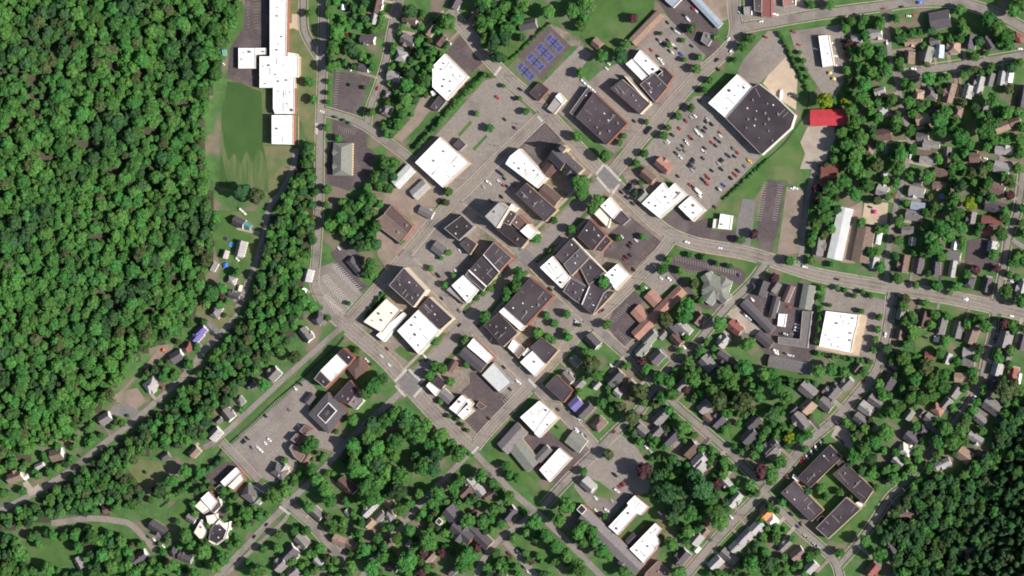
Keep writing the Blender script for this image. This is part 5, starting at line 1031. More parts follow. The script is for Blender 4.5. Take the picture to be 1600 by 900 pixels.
TREES = """483,128,9|490,156,8|482,20,7|535,30,7l|527,50,14l|520,75,13l|550,78,13d|565,85,9|518,105,11l|515,128,5|514,145,5|513,160,5|570,137,4|548,133,3|580,175,8|584,48,8|553,12,8d|525,3,8|510,200,6|528,216,7|511,296,8|508,320,6|378,300,15d|400,306,14o|338,340,10|525,183,3|537,188,3|546,192,3
640,18,13d|700,34,14|685,45,9|628,43,7|675,80,9|655,82,9d|672,105,8|665,125,11|640,115,10d|635,132,12|655,140,11|635,158,12|630,178,10|622,196,8|858,20,12|815,58,7d|787,92,7|907,115,8|786,134,4|812,154,4|822,175,6|745,178,5|765,118,5|740,132,5|727,143,5|712,158,5|700,175,5|688,190,5
940,88,11|970,88,14d|978,68,8|990,28,8m|1032,52,4|1045,70,5|1068,63,4|1070,93,5|1093,90,6|1088,108,8|1080,45,8d|1160,73,8|1172,60,8|1148,93,5|1108,125,6|1100,140,6|1080,168,7|1118,58,6|1060,20,0
945,243,10|905,285,15|910,302,13|935,312,10|926,325,10|1037,212,7|1044,200,6|1007,240,7|994,255,7|1060,182,6|901,213,9|893,358,8|968,223,6|975,212,5|1010,190,5|1000,286,5d|992,300,6d
700,300,8|697,316,6o|766,200,7|866,345,6|838,373,8|860,392,4|810,428,11|805,447,10|793,452,9|792,466,8|765,450,7|755,458,6|757,495,10|673,420,5|695,445,6|708,430,5|700,395,6|690,403,4|627,378,5|854,492,7|866,505,7|885,490,7|882,518,5|888,527,8|840,520,9|856,526,7|864,532,6|906,508,4|726,530,8|680,533,8|788,415,4|780,428,5|745,466,5
967,372,6|1005,370,6|943,441,10|927,449,7|1045,405,7|1035,422,9|1063,422,7|1157,375,7|1178,366,8m|1085,443,9o|1075,478,13|1070,495,13|1040,500,12o|948,508,8|1125,508,13|1003,450,5|1210,434,8m|1170,537,13|1077,398,5|1100,402,5|1120,411,5|1140,416,5|1095,470,6|1088,466,5
1233,407,8|1268,407,7|1300,413,5|1403,436,9|1431,445,6|1463,447,9|1495,447,8|1485,457,5|1447,474,6|1415,468,8o|1572,455,12|1540,510,11|1528,500,9|1425,515,9l|1412,560,12|1385,545,9d|1308,450,5|1320,453,5|1335,462,5|1348,456,5|1360,462,5|1374,495,6|1372,515,6|1368,530,6|1365,547,6|1345,486,5|1296,477,4|1598,470,12|1580,548,9|1525,560,7|1430,592,12|1448,572,14o|1456,596,13|1472,604,12|1440,622,11|1476,585,10|1420,577,10|1320,582,9|1350,582,8|1300,576,10|1280,581,12|1284,450,6|1283,466,6|1282,482,6|1281,498,6|1279,515,6|1277,532,6|1570,612,16o|1584,604,12o
1234,683,9y|1250,686,9|1262,680,8|1205,585,10|1215,605,12|1230,622,11|1205,650,10d|1224,667,7|1390,618,7|1322,660,8|1332,668,7|1395,645,10|1404,636,10|1425,622,11|1520,640,8|1490,690,14|1478,672,12|1502,672,12|1465,690,11|1385,675,14l|1368,692,12|1350,702,13|1334,712,12|1360,716,11d|1385,735,9|1397,748,10|1425,733,9|1365,732,7|1218,722,11|1205,742,12|1258,702,7
1283,763,8|1290,775,7|1262,768,7d|1312,768,6|1318,758,4|1222,785,7|1214,797,6|1312,864,8|1278,862,6|1375,866,12|1352,846,10|1330,775,4
917,552,9|925,570,15o|932,586,11|1003,565,8m|980,572,7|1010,578,9|1030,590,12|1045,596,10|1075,563,9|1055,580,6|1083,593,14|1000,612,13o|1050,616,12|1034,622,10|1007,628,7|940,630,9|956,640,6|953,622,6|950,605,5|970,636,9o|1072,609,6m|1125,627,15o|1113,610,12|1133,582,13|1142,596,11|1165,575,14|1160,627,17o|1195,585,12|1185,620,12|1205,600,10|1068,667,12|1045,641,8|1085,680,6|1113,703,7|1131,720,8|1050,716,9|1000,690,7|988,652,13o|1210,642,9|1196,672,8|1186,700,7|1178,712,8|950,710,9o|1153,662,6|1164,648,7
1040,770,19d|1008,735,14m|1086,745,14d|1096,762,18d|1060,790,13d|1025,745,14d|1078,803,13|1052,806,12d|1116,800,15|1126,816,14|1110,786,12|1075,830,10|1050,851,12|1133,787,8d|1172,758,9|1176,772,7|1190,737,13m|1206,746,12|1203,792,9|925,830,10|912,822,10|940,862,11|951,868,8|930,846,10|905,890,12|975,894,10|1060,895,12|1175,880,14|1200,882,14d|945,806,6|912,738,7|1120,757,9m|1146,732,7|1130,742,8|1104,775,12d|1066,768,12d
885,790,15|874,812,12|835,815,14|855,838,12|870,855,12|886,866,12|905,882,10|803,840,8|772,797,10|795,777,12|770,755,9|752,742,12|790,728,8|796,742,8|808,746,8|732,813,13|755,815,12|710,760,11|720,752,9|684,770,12|675,786,10|668,845,16|635,880,18|640,828,11|620,842,10|625,770,9|655,772,8|640,787,8|730,870,15|722,886,11|775,865,8|783,876,7|745,857,8m|662,864,8m|690,864,8m|715,792,6|658,896,8m|903,832,12|911,848,10|846,877,4
360,798,9|385,803,13l|430,775,15|447,768,11|460,829,8|478,828,9|482,792,10|488,735,10|510,765,14|516,782,12|495,750,12|552,735,12|572,778,12|435,835,8|412,858,8|434,856,9|388,879,7|500,856,9|525,876,8|582,885,14|570,858,11|550,886,11|520,827,9|535,829,8|562,832,8|373,850,8|404,892,13|318,862,14|350,872,13|338,884,12|305,898,12|312,738,10|590,840,9|600,855,9|598,872,11
583,602,14|573,614,12|597,592,10|552,657,10|488,692,13|478,701,10|413,602,11|376,641,6|558,547,6|525,675,5|445,720,6|461,558,11o|438,548,10|488,480,9|474,470,10|512,497,6|545,474,4|330,458,14|347,450,10|322,472,10|370,425,8|462,482,10
250,766,13d|268,752,12|290,737,12|235,781,6|264,776,10|145,840,13|228,738,3|290,836,13|300,852,10|190,846,10|200,862,10|221,852,8|270,884,11|250,888,10|255,590,9|273,588,9|242,578,8d|190,662,7|200,650,3|295,570,9|160,868,12|175,885,12|100,838,10|60,850,8|30,860,12|10,890,14|75,890,12|40,895,10|340,800,0
1290,158,13y|1321,160,8y|1350,30,8|1352,55,9|1378,32,7|1400,28,7|1403,50,7|1425,50,8|1437,50,6|1355,80,13l|1378,80,9d|1385,108,12|1372,118,9|1405,97,8|1360,112,11|1350,132,12|1423,135,8|1420,160,11|1451,123,11|1470,125,6|1481,120,6|1522,88,8|1515,113,7|1500,15,9|1502,35,9|1507,48,8|1545,30,13|1560,43,13|1572,57,12|1577,72,8|1585,15,12|1597,5,12|1475,60,4|1345,152,11|1372,160,7|1395,155,10|1421,205,10|1400,200,9|1466,188,13|1478,176,11|1543,200,17|1532,184,9|1552,157,11|1575,175,10|1500,215,14|1490,203,9|1542,83,5|1268,8,7|1297,8,8|1255,95,5|1250,82,4|1259,108,4|1264,121,4|1304,158,6|1330,172,11|1335,192,11
1470,205,11|1345,215,13|1320,245,9|1335,260,13|1355,290,12|1370,258,12o|1425,232,9|1408,240,11|1404,262,12|1422,275,9|1450,278,12|1400,285,8|1300,318,7|1275,350,11|1290,340,12|1288,322,11|1335,302,12|1405,347,10|1460,322,8|1490,310,12|1500,290,12d|1515,318,11y|1495,335,12|1470,355,14|1455,372,12|1482,367,12|1460,388,13|1472,402,9|1448,396,9|1535,266,10o|1520,270,9o|1577,305,8m|1570,330,8|1573,347,6|1590,262,9|1592,240,9|1565,366,12|1371,393,8|1503,375,8|1500,355,11|1552,399,9|1271,366,9|1268,380,8|1300,295,13|1318,285,13|1325,225,12|1315,208,10|1340,238,12
1265,205,0|855,560,5|873,590,5|905,614,7|912,590,6|842,575,0|770,440,5|724,560,0|672,586,9|680,572,9|690,576,9|704,597,8|728,570,6|688,628,5|715,655,4|722,664,4|731,673,4|702,650,4"""
# clumps: polygons filled with individual trees
def poisson(poly, spacing, jitter=0.35, seed=1, extra=None):
    R = np.random.default_rng(seed); xs_ = [p[0] for p in poly]; ys_ = [p[1] for p in poly]; out = []
    y = min(ys_); row = 0
    while y < max(ys_):
        x = min(xs_) + (spacing / 2 if row % 2 else 0)
        while x < max(xs_):
            px, py = x + R.normal() * spacing * jitter * 0.7, y + R.normal() * spacing * jitter * 0.7
            if inside(px, py, poly) and (extra is None or extra(px, py, R)): out.append((px, py, R.uniform(0.72, 1.2) * spacing * 0.66))
            x += spacing
        y += spacing * 0.87; row += 1
    return out
TL = []
for it in TREES.replace('\n', '|').split('|'):
    a, b, c = it.split(','); code = 'g'
    if c[-1].isalpha(): code = c[-1]; c = c[:-1]
    if float(c) > 0: TL.append((float(a), float(b), float(c), code))
CLUMPS = [([(560,655),(600,628),(640,634),(655,642),(736,712),(700,738),(690,738),(645,735),(640,760),(625,800),(598,800),(566,790),(545,740),(548,700)], 20),
          ([(738,-5),(832,-5),(826,20),(805,42),(788,72),(775,92),(765,85),(752,60),(745,30)], 15),
          ([(882,-5),(950,-5),(925,30),(905,55),(892,45),(880,20)], 17),
          ([(590,245),(622,250),(612,292),(592,330),(585,400),(584,428),(572,440),(568,400),(545,375),(515,370),(507,335),(535,312),(565,300),(588,268)], 14)]
n_exp = len(TL)
for k, (pl, sp) in enumerate(CLUMPS):
    for (x, y, r_) in poisson(pl, sp, seed=50 + k): TL.append((x, y, r_, hr.choice('gggld')))
def blocked(x, y, r=2.0):
    if any((x - a) ** 2 + (y - b) ** 2 < (c + r * 0.35) ** 2 for a, b, c in FOOT): return True
    return any(inside(x, y, pl) for pl in FOOTP)
def on_street(x, y):
    p = Pz(x, y, 4); return on_road(p.x, p.y, -1, -0.5)
T2 = []
for i, (x, y, r_, c) in enumerate(TL):
    if i >= n_exp and (blocked(x, y) or on_street(x, y)): continue
    if i >= n_exp and any(((x - a) / c_) ** 2 + ((y - b) / d_) ** 2 < 1 for a, b, c_, d_ in ((652,744,22,12),(628,706,14,10),(592,742,15,10),(690,724,14,9),(604,668,12,8))): continue
    T2.append((x, y, r_, c))
TL = T2
order = sorted(range(len(TL)), key=lambda i: -TL[i][2])
INDIV = set(order[:300])
proto = {}
def place_tree(x, y, r_, code):
    R_ = r_ * M; k = hr.randrange(6); lift = (1.95 if r_ < 12 else 1.7) * R_
    p = P(x, y, lift); gz = H(p.x, p.y)
    root = empty('tree' if code != 'd' else 'tree', (p.x, p.y, gz), hr.uniform(0, 6.28))
    cr = bpy.data.objects.new('crown', CROWN[k]); COL.objects.link(cr); cr.parent = root
    cr.location = (0, 0, lift); s = hr.uniform(0.94, 1.05); cr.scale = (R_ * s * 1.04, R_ / s * 1.04, R_ * hr.uniform(0.9, 1.15))
    if code != 'g': cr.material_slots[0].link = 'OBJECT'; cr.material_slots[0].material = LEAF[code]
    tr = bpy.data.objects.new('trunk', TRUNK[k % 3]); COL.objects.link(tr); tr.parent = root; tr.location = (0, 0, lift); tr.scale = (R_, R_, R_)
    tag(root, None, 'tree', 'trees of the town')
    describe(root, x, y, f"{'large' if r_ > 11 else ('mid sized' if r_ > 7.5 else 'small')} {LEAFNAME[code]}", 'tree')
    return cr, tr
small = []
for i, (x, y, r_, code) in enumerate(TL):
    if i in INDIV:
        cr, tr = place_tree(x, y, r_, code); proto.setdefault(code, []).append(cr); proto.setdefault('trunk', tr)
    else: small.append((x, y, r_, code))

# ---- forests and left over small trees: one 'stuff' object each, instanced with geometry nodes
def forest(name, items, mats_w, tall=1.0, cone=0.0, seed=3):
    """items: (px, py, radius px[, code])"""
    R = random.Random(seed); pts = []; sc = []; rot = []; idx = []
    codes = list(mats_w.keys()); wts = list(mats_w.values())
    protos = []; lut = {}
    for c in codes:
        for v in range(4 if c != 'cone' else 1): lut[(c, v)] = len(protos); protos.append((c, v))
    for it in items:
        x, y, r_ = it[:3]; c = it[3] if len(it) > 3 else R.choices(codes, wts)[0]
        Rm = r_ * M; lift = 1.62 * Rm * tall * (R.uniform(0.9, 1.2) if tall > 1 else 1); p = P(x, y, lift)
        pts.append((p.x, p.y, H(p.x, p.y) + lift)); a = R.uniform(0.92, 1.08)
        sc.append((Rm * a * 1.05, Rm / a * 1.05, Rm * R.uniform(0.95, 1.3))); rot.append((0, 0, R.uniform(0, 6.28)))
        idx.append(lut[(c, R.randrange(4) if c != 'cone' else 0)])
    me = bpy.data.meshes.new(name); me.from_pydata(pts, [], [])
    a = me.attributes.new('sc', 'FLOAT_VECTOR', 'POINT'); a.data.foreach_set('vector', np.array(sc, dtype=np.float32).ravel())
    a = me.attributes.new('rt', 'FLOAT_VECTOR', 'POINT'); a.data.foreach_set('vector', np.array(rot, dtype=np.float32).ravel())
    a = me.attributes.new('ix', 'INT', 'POINT'); a.data.foreach_set('value', np.array(idx, dtype=np.int32))
    ob = bpy.data.objects.new(name, me); COL.objects.link(ob); ob['kind'] = 'stuff'
    ng = bpy.data.node_groups.new(name, 'GeometryNodeTree')
    ng.interface.new_socket('Geometry', in_out='INPUT', socket_type='NodeSocketGeometry'); ng.interface.new_socket('Geometry', in_out='OUTPUT', socket_type='NodeSocketGeometry')
    N = ng.nodes; Lk = ng.links; gi = N.new('NodeGroupInput'); go = N.new('NodeGroupOutput')
    jn = N.new('GeometryNodeJoinGeometry')
    for k, (c, v) in enumerate(protos):
        src = PROTO[(c, v)]
        oi = N.new('GeometryNodeObjectInfo'); oi.inputs['Object'].default_value = src; oi.inputs['As Instance'].default_value = True
        cmp_ = N.new('FunctionNodeCompare'); cmp_.data_type = 'INT'; cmp_.operation = 'EQUAL'
        na = N.new('GeometryNodeInputNamedAttribute'); na.data_type = 'INT'; na.inputs['Name'].default_value = 'ix'
        Lk.new(na.outputs[0], cmp_.inputs[2]); cmp_.inputs[3].default_value = k
        ip = N.new('GeometryNodeInstanceOnPoints'); Lk.new(gi.outputs[0], ip.inputs['Points']); Lk.new(oi.outputs['Geometry'], ip.inputs['Instance'])
        Lk.new(cmp_.outputs[0], ip.inputs['Selection'])
        s_ = N.new('GeometryNodeInputNamedAttribute'); s_.data_type = 'FLOAT_VECTOR'; s_.inputs['Name'].default_value = 'sc'
        r_ = N.new('GeometryNodeInputNamedAttribute'); r_.data_type = 'FLOAT_VECTOR'; r_.inputs['Name'].default_value = 'rt'
        Lk.new(s_.outputs[0], ip.inputs['Scale']); Lk.new(r_.outputs[0], ip.inputs['Rotation'])
        Lk.new(ip.outputs[0], jn.inputs[0])
    oi = N.new('GeometryNodeObjectInfo'); oi.inputs['Object'].default_value = proto['trunk']; oi.inputs['As Instance'].default_value = True
    ip = N.new('GeometryNodeInstanceOnPoints'); Lk.new(gi.outputs[0], ip.inputs['Points']); Lk.new(oi.outputs['Geometry'], ip.inputs['Instance'])
    s_ = N.new('GeometryNodeInputNamedAttribute'); s_.data_type = 'FLOAT_VECTOR'; s_.inputs['Name'].default_value = 'sc'; Lk.new(s_.outputs[0], ip.inputs['Scale'])
    Lk.new(ip.outputs[0], jn.inputs[0])
    Lk.new(jn.outputs[0], go.inputs[0])
    md = ob.modifiers.new('trees', 'NODES'); md.node_group = ng
    return ob
# prototypes: real crowns of individual trees standing in the town
PROTO = {}
for c in ('g', 'l', 'd', 'o', 'y', 'm'):
    L = proto[c]; byk = {}
    for o in L: byk.setdefault(o.data.name, o)
    u = list(byk.values())
    for v in range(4): PROTO[(c, v)] = u[v % len(u)]
# one tall conifer at the wood's edge serves as the conifer kind
def conifer(x, y, r_):
    R_ = r_ * M; lift = 1.9 * R_; p = P(x, y, lift); root = empty('pine_tree', (p.x, p.y, H(p.x, p.y)), hr.uniform(0, 6))
    cr = bpy.data.objects.new('crown', CONE); COL.objects.link(cr); cr.parent = root; cr.location = (0, 0, lift); cr.scale = (R_, R_, R_ * 1.5)
    tr = bpy.data.objects.new('trunk', TRUNK[0]); COL.objects.link(tr); tr.parent = root; tr.location = (0, 0, lift); tr.scale = (R_, R_, R_ * 1.2)
    tag(root, None, 'pine tree', 'dark conifers'); describe(root, x, y, 'dark pointed', 'conifer'); return cr
for x, y, r_ in ((1182,772,6),(1290,258,6),(1236,600,6),(1136,794,6),(1344,258,6),(963,598,4),(1520,772,7),(240,765,6)):
    PROTO[('cone', 0)] = conifer(x, y, r_)
for v in range(1, 4): PROTO[('cone', v)] = PROTO[('cone', 0)]

WF = [(-60,-60),(374,-60),(376,0),(362,50),(346,90),(340,112),(326,150),(318,200),(320,270),(332,325),(338,380),(322,415),(318,455),(302,495),(296,512),(262,530),(230,545),(202,570),(180,605),(148,645),(100,685),(60,694),(40,722),(0,735),(-60,755)]
MW = [(480,222),(497,222),(494,340),(491,405),(472,416),(468,455),(482,470),(470,500),(445,540),(415,575),(385,588),(360,625),(335,645),(318,680),(296,692),(262,698),(215,712),(196,735),(222,768),(215,795),(160,800),(100,806),(60,815),(0,826),(-40,832),(-40,822),(50,787),(110,750),(160,712),(212,676),(258,638),(298,597),(330,562),(356,530),(378,500),(392,470),(404,435),(412,405),(424,352),(440,315),(455,280),(466,250)]
SW_ = [(-50,838),(40,836),(130,826),(188,834),(235,870),(260,915),(-50,915)]
SE_ = [(1660,590),(1600,640),(1560,662),(1545,700),(1500,745),(1450,752),(1415,778),(1390,800),(1372,830),(1400,880),(1398,930),(1660,930)]
GROUND.data.materials.append(SOIL)
def px_of(q):
    v = Vector(q) - CAM; t = v.dot(FWD)
    return 800 + v.dot(RGT) / t * DIST / WID * 1600, 450 - v.dot(UPV) / t * DIST / WID * 1600
mi = np.zeros(len(GROUND.data.polygons), dtype=np.int32)
for i, p in enumerate(GROUND.data.polygons):
    c = p.center
    if abs(c.x) < 600 and abs(c.y) < 340:
        x_, y_ = px_of(c)
        if any(inside(x_, y_, w_) for w_ in (WF, MW, SE_)): mi[i] = 1
GROUND.data.polygons.foreach_set('material_index', mi)
def notl(x, y, R):
    for nm, m, pl in AREAS:
        if ('lawn' in nm or 'gravel' in nm or 'dirt' in nm) and inside(x, y, pl): return False
    return not blocked(x, y, 4) and not on_street(x, y)
def gaps(th):
    def f(x, y, R):
        s = math.sin(x * 0.043 + 1.3) * math.sin(y * 0.051 + 0.4) + 0.5 * math.sin(x * 0.11 + y * 0.07)
        return notl(x, y, R) and not (s > th and R.random() < 0.7)
    return f
def thin(x, y, R):
    if not notl(x, y, R): return False
    if ((x - 15) / 62) ** 2 + ((y - 150) / 50) ** 2 < 1 and R.random() < 0.5: return False
    if ((x - 170) / 26) ** 2 + ((y - 118) / 24) ** 2 < 1 and R.random() < 0.5: return False
    return not (math.sin(x * 0.053 + 2 + math.sin(y * 0.02)) * math.sin(y * 0.067 + math.sin(x * 0.03)) > 0.72 and R.random() < 0.6) and R.random() > 0.07
west = [(x, y, r_ * 1.18) for x, y, r_ in poisson(WF, 8.0, 0.55, 1, thin)] + [(x, y, r_ * 0.78) for x, y, r_ in poisson(WF, 20, 0.8, 2, thin)]
def kindof(x, y, R):
    f = math.sin(x * 0.021 + 1) * math.sin(y * 0.026 + 2) + 0.6 * math.sin(x * 0.05 + y * 0.043) + R.uniform(-0.7, 0.7)
    if ((x - 85) / 38) ** 2 + ((y - 60) / 55) ** 2 < 1 and R.random() < 0.75: return R.choice('ddo')
    return 'l' if f > 0.75 else ('d' if f < -0.95 else ('o' if abs(f - 0.35) < 0.06 else 'g'))
wr = random.Random(77)
west = [(x, y, min(r_, 11.5) * wr.uniform(0.85, 1.15), kindof(x, y, wr)) for x, y, r_ in west]
forest('west_forest', west, {'g': 8, 'l': 2.6, 'd': 1.8, 'o': 0.7}, tall=1.3, seed=4)
mid = [(x, y, min(r_ * 1.15, 11)) for x, y, r_ in poisson(MW, 9.5, 0.5, 5, notl) ]
forest('riverside_wood', mid, {'g': 6, 'l': 2.5, 'd': 3, 'o': 1}, tall=1.25, seed=5)
forest('lower_left_wood', poisson(SW_, 13, 0.45, 6, notl), {'g': 6, 'l': 2, 'd': 3, 'o': 1}, seed=6)
se = [(x, y, r_ * 1.18) for x, y, r_ in poisson(SE_, 10, 0.55, 7, notl)]
forest('southeast_wood', [(x, y, r_, 'cone' if (x + y * 0.6 > 2010 and random.random() < 0.5) else random.choices('gdo', (3, 4, 1))[0]) for x, y, r_ in se], {'g': 1, 'd': 1, 'o': 1, 'cone': 1}, tall=1.2, seed=7)
# hedges, small garden trees and everything between the houses
def garden(x, y, R):
    for nm, m, pl in AREAS:
        if 'lawn' not in nm and inside(x, y, pl): return False
        if inside(x, y, pl) and R.random() < 0.6: return False
    q_ = Pz(x, y, 4)
    if blocked(x, y, 12) or on_road(q_.x, q_.y, -1, 2.6): return False
    return not any((x - a) ** 2 + (y - b) ** 2 < (r_ + 1) ** 2 for a, b, r_, c in TL)
RES = [([(0,735),(60,700),(170,640),(250,560),(300,510),(330,440),(350,440),(372,480),(360,500),(270,590),(160,690),(60,760),(0,790)], 15), ([(1305,30),(1600,60),(1605,440),(1400,425),(1262,395),(1268,300),(1300,250),(1310,200),(1310,120)], 15), ([(1400,470),(1605,510),(1605,640),(1450,760),(1380,770),(1310,720),(1340,640),(1375,590)], 16),
       ([(1050,530),(1100,520),(1200,590),(1300,600),(1260,670),(1200,750),(1150,700),(1040,600)], 14), ([(950,620),(1010,590),(1140,720),(1190,780),(1130,820),(1060,880),(1040,800),(1030,740),(990,690)], 14),
       ([(1100,905),(1200,790),(1240,840),(1290,880),(1290,905)], 15), ([(440,900),(460,850),(500,800),(540,740),(640,800),(760,720),(900,870),(900,905),(440,905)], 15),
       ([(290,780),(330,740),(420,780),(440,800),(340,900),(260,905),(250,850)], 14), ([(505,0),(600,0),(590,110),(560,110),(510,100)], 15), ([(620,20),(720,20),(700,70),(670,140),(640,220),(600,210),(590,180)], 13),
       ([(560,690),(560,720),(500,760),(470,760),(420,750),(460,730),(500,700)], 12)]
fill = []
for k, (pl, sp) in enumerate(RES):
    fill += [(x, y, min(r_ * 0.72, 8.5), random.choices('ggldom', (3, 3, 3.4, 1.3, 1.0, 0.22))[0]) for x, y, r_ in poisson(pl, sp * (1.08 if k in (1, 2) else 0.9), 0.5, 80 + k, garden)]
BR = []
for (x0, y0), (x1, y1), r_ in (((1202,592),(1272,598),4),((757,116),(648,232),4),((1275,552),(1362,566),4),((575,500),(603,462),3),((570,496),(598,458),3),((650,62),(690,24),4),((1218,52),(1262,140),3),((530,40),(512,100),5),((948,590),(956,650),4),((1180,700),(1215,650),5),((345,720),(270,775),5),((1130,312),(1200,248),1.8),((858,36),(800,92),2.5),((700,690),(738,712),4)):
    n = int(math.hypot(x1 - x0, y1 - y0) / (r_ * 1.3))
    for k in range(n + 1): BR.append((x0 + (x1 - x0) * k / n + hr.uniform(-1, 1), y0 + (y1 - y0) * k / n + hr.uniform(-1, 1), r_ * hr.uniform(0.7, 1.2), hr.choice('ggdl')))
forest('garden_trees_and_hedges', small + fill + BR, {'g': 1, 'l': 1, 'd': 1, 'o': 1, 'y': 1, 'm': 1}, tall=0.9, seed=8)
print('trees', len(TL), 'west', len(west), 'mid', len(mid), 'se', len(se), 'fill', len(fill), 'small', len(small), 'br', len(BR))

# ================================================================ cars
CARCOL = {'w': ('white', (0.80, 0.80, 0.79)), 's': ('silver', (0.45, 0.46, 0.47)), 'k': ('black', (0.018, 0.016, 0.018)), 'g': ('grey', (0.15, 0.15, 0.155)),
          'r': ('red', (0.36, 0.035, 0.025)), 'b': ('blue', (0.04, 0.09, 0.40)), 'n': ('dark blue', (0.025, 0.035, 0.12)), 'y': ('yellow', (0.70, 0.45, 0.03))}
TYRE = mat('tyre', (0.02, 0.02, 0.02)); LAMP = mat('lamp_glass', (0.5, 0.5, 0.48), rough=0.2); TAIL = mat('tail_lamp', (0.35, 0.02, 0.02), rough=0.3)
CARM = {}
def car_mesh(kind, code):
    if (kind, code) in CARM: return CARM[(kind, code)]
    nm, c = CARCOL[code]
    pm = mat('paint_' + nm.replace(' ', '_'), c, rough=0.28, spec=0.6, col2=tuple(v * 0.93 for v in c))
    mb = MB(); L, W = {'car': (4.6, 1.82), 'van': (5.2, 1.98), 'pickup': (5.7, 2.0), 'truck': (9.5, 2.5)}[kind]
    def loft(secs, mi, caps=True):   # secs: (x, halfwidth, z0, z1)
        n = len(mb.v)
        for x, hw, z0, z1 in secs: mb.v += [(x, -hw, z0), (x, hw, z0), (x, hw * 0.94, z1), (x, -hw * 0.94, z1)]
        for i in range(len(secs) - 1):
            b = n + 4 * i
            for k in range(4): mb.f.append((b + k, b + (k + 1) % 4, b + 4 + (k + 1) % 4, b + 4 + k)); mb.m.append(mi)
        mb.f.append((n, n + 3, n + 2, n + 1)); mb.m.append(mi); e = n + 4 * (len(secs) - 1); mb.f.append((e, e + 1, e + 2, e + 3)); mb.m.append(mi)
    h = L / 2; w2 = W / 2
    if kind == 'truck':
        loft([(-h, w2, 0.9, 3.3), (h - 2.4, w2, 0.9, 3.3)], 0); loft([(h - 2.2, w2 * .95, 0.45, 2.5), (h - 0.8, w2 * .95, 0.45, 2.4), (h, w2 * .9, 0.45, 1.3)], 0); mb.box((h - 0.95, 0, 1.4), (0.9, W * .8, 0.8), 0, 1, top=(0.3, 0.9))
    else:
        loft([(-h, w2 * .86, 0.35, 0.85), (-h + 0.3, w2, 0.28, 0.95), (-h * 0.3, w2, 0.26, 0.98), (h * 0.35, w2, 0.26, 0.96), (h - 0.45, w2 * .97, 0.28, 0.82), (h, w2 * .8, 0.36, 0.66)], 0)
        if kind == 'car': g0, g1, r0, r1, zt = -1.75, 1.15, -1.05, 0.35, 1.42
        elif kind == 'van': g0, g1, r0, r1, zt = -2.45, 1.35, -2.2, 0.55, 1.78
        else: g0, g1, r0, r1, zt = -0.55, 1.35, -0.4, 0.6, 1.72
        loft([(g0, w2 * .93, 0.95, 0.99), (r0, w2 * .9, 0.95, zt - 0.03), (r1, w2 * .9, 0.95, zt - 0.03), (g1, w2 * .93, 0.93, 0.98)], 1)
        mb.box(((r0 + r1) / 2, 0, zt - 0.05), (r1 - r0 + 0.05, W * 0.80, 0.09), 0, 0, top=(0.95, 0.95))
        if kind == 'pickup': mb.box((-1.75, 0, 0.97), (1.9, W * .8, 0.05), 0, 2)
        for s_ in (-1, 1):
            mb.box((h - 0.08, s_ * w2 * .6, 0.55), (0.14, 0.35, 0.16), 0, 3); mb.box((-h + 0.05, s_ * w2 * .65, 0.62), (0.12, 0.3, 0.18), 0, 4)
            mb.box((g1 - 0.15, s_ * (w2 + 0.05), 0.98), (0.2, 0.16, 0.14), 0, 0)
    for sx in (-1, 1):
        for sy in (-1, 1):
            n = len(mb.v); r = 0.33 if kind != 'truck' else 0.5; cx, cy = sx * h * 0.6, sy * (w2 - 0.1)
            for yy in (-0.11, 0.11):
                for k in range(8): mb.v.append((cx + r * math.cos(k * .785), cy + yy, r + r * math.sin(k * .785)))
            for k in range(8): mb.f.append((n + k, n + (k + 1) % 8, n + 8 + (k + 1) % 8, n + 8 + k)); mb.m.append(2)
            mb.f.append(tuple(n + k for k in range(8))); mb.m.append(2); mb.f.append(tuple(n + 8 + k for k in reversed(range(8)))); mb.m.append(2)
    me = bpy.data.meshes.new('parked_' + kind); me.from_pydata(mb.v, [], mb.f)
    for m in (pm, GLASS, TYRE, LAMP, TAIL): me.materials.append(m)
    me.polygons.foreach_set('material_index', mb.m); CARM[(kind, code)] = me
    return me
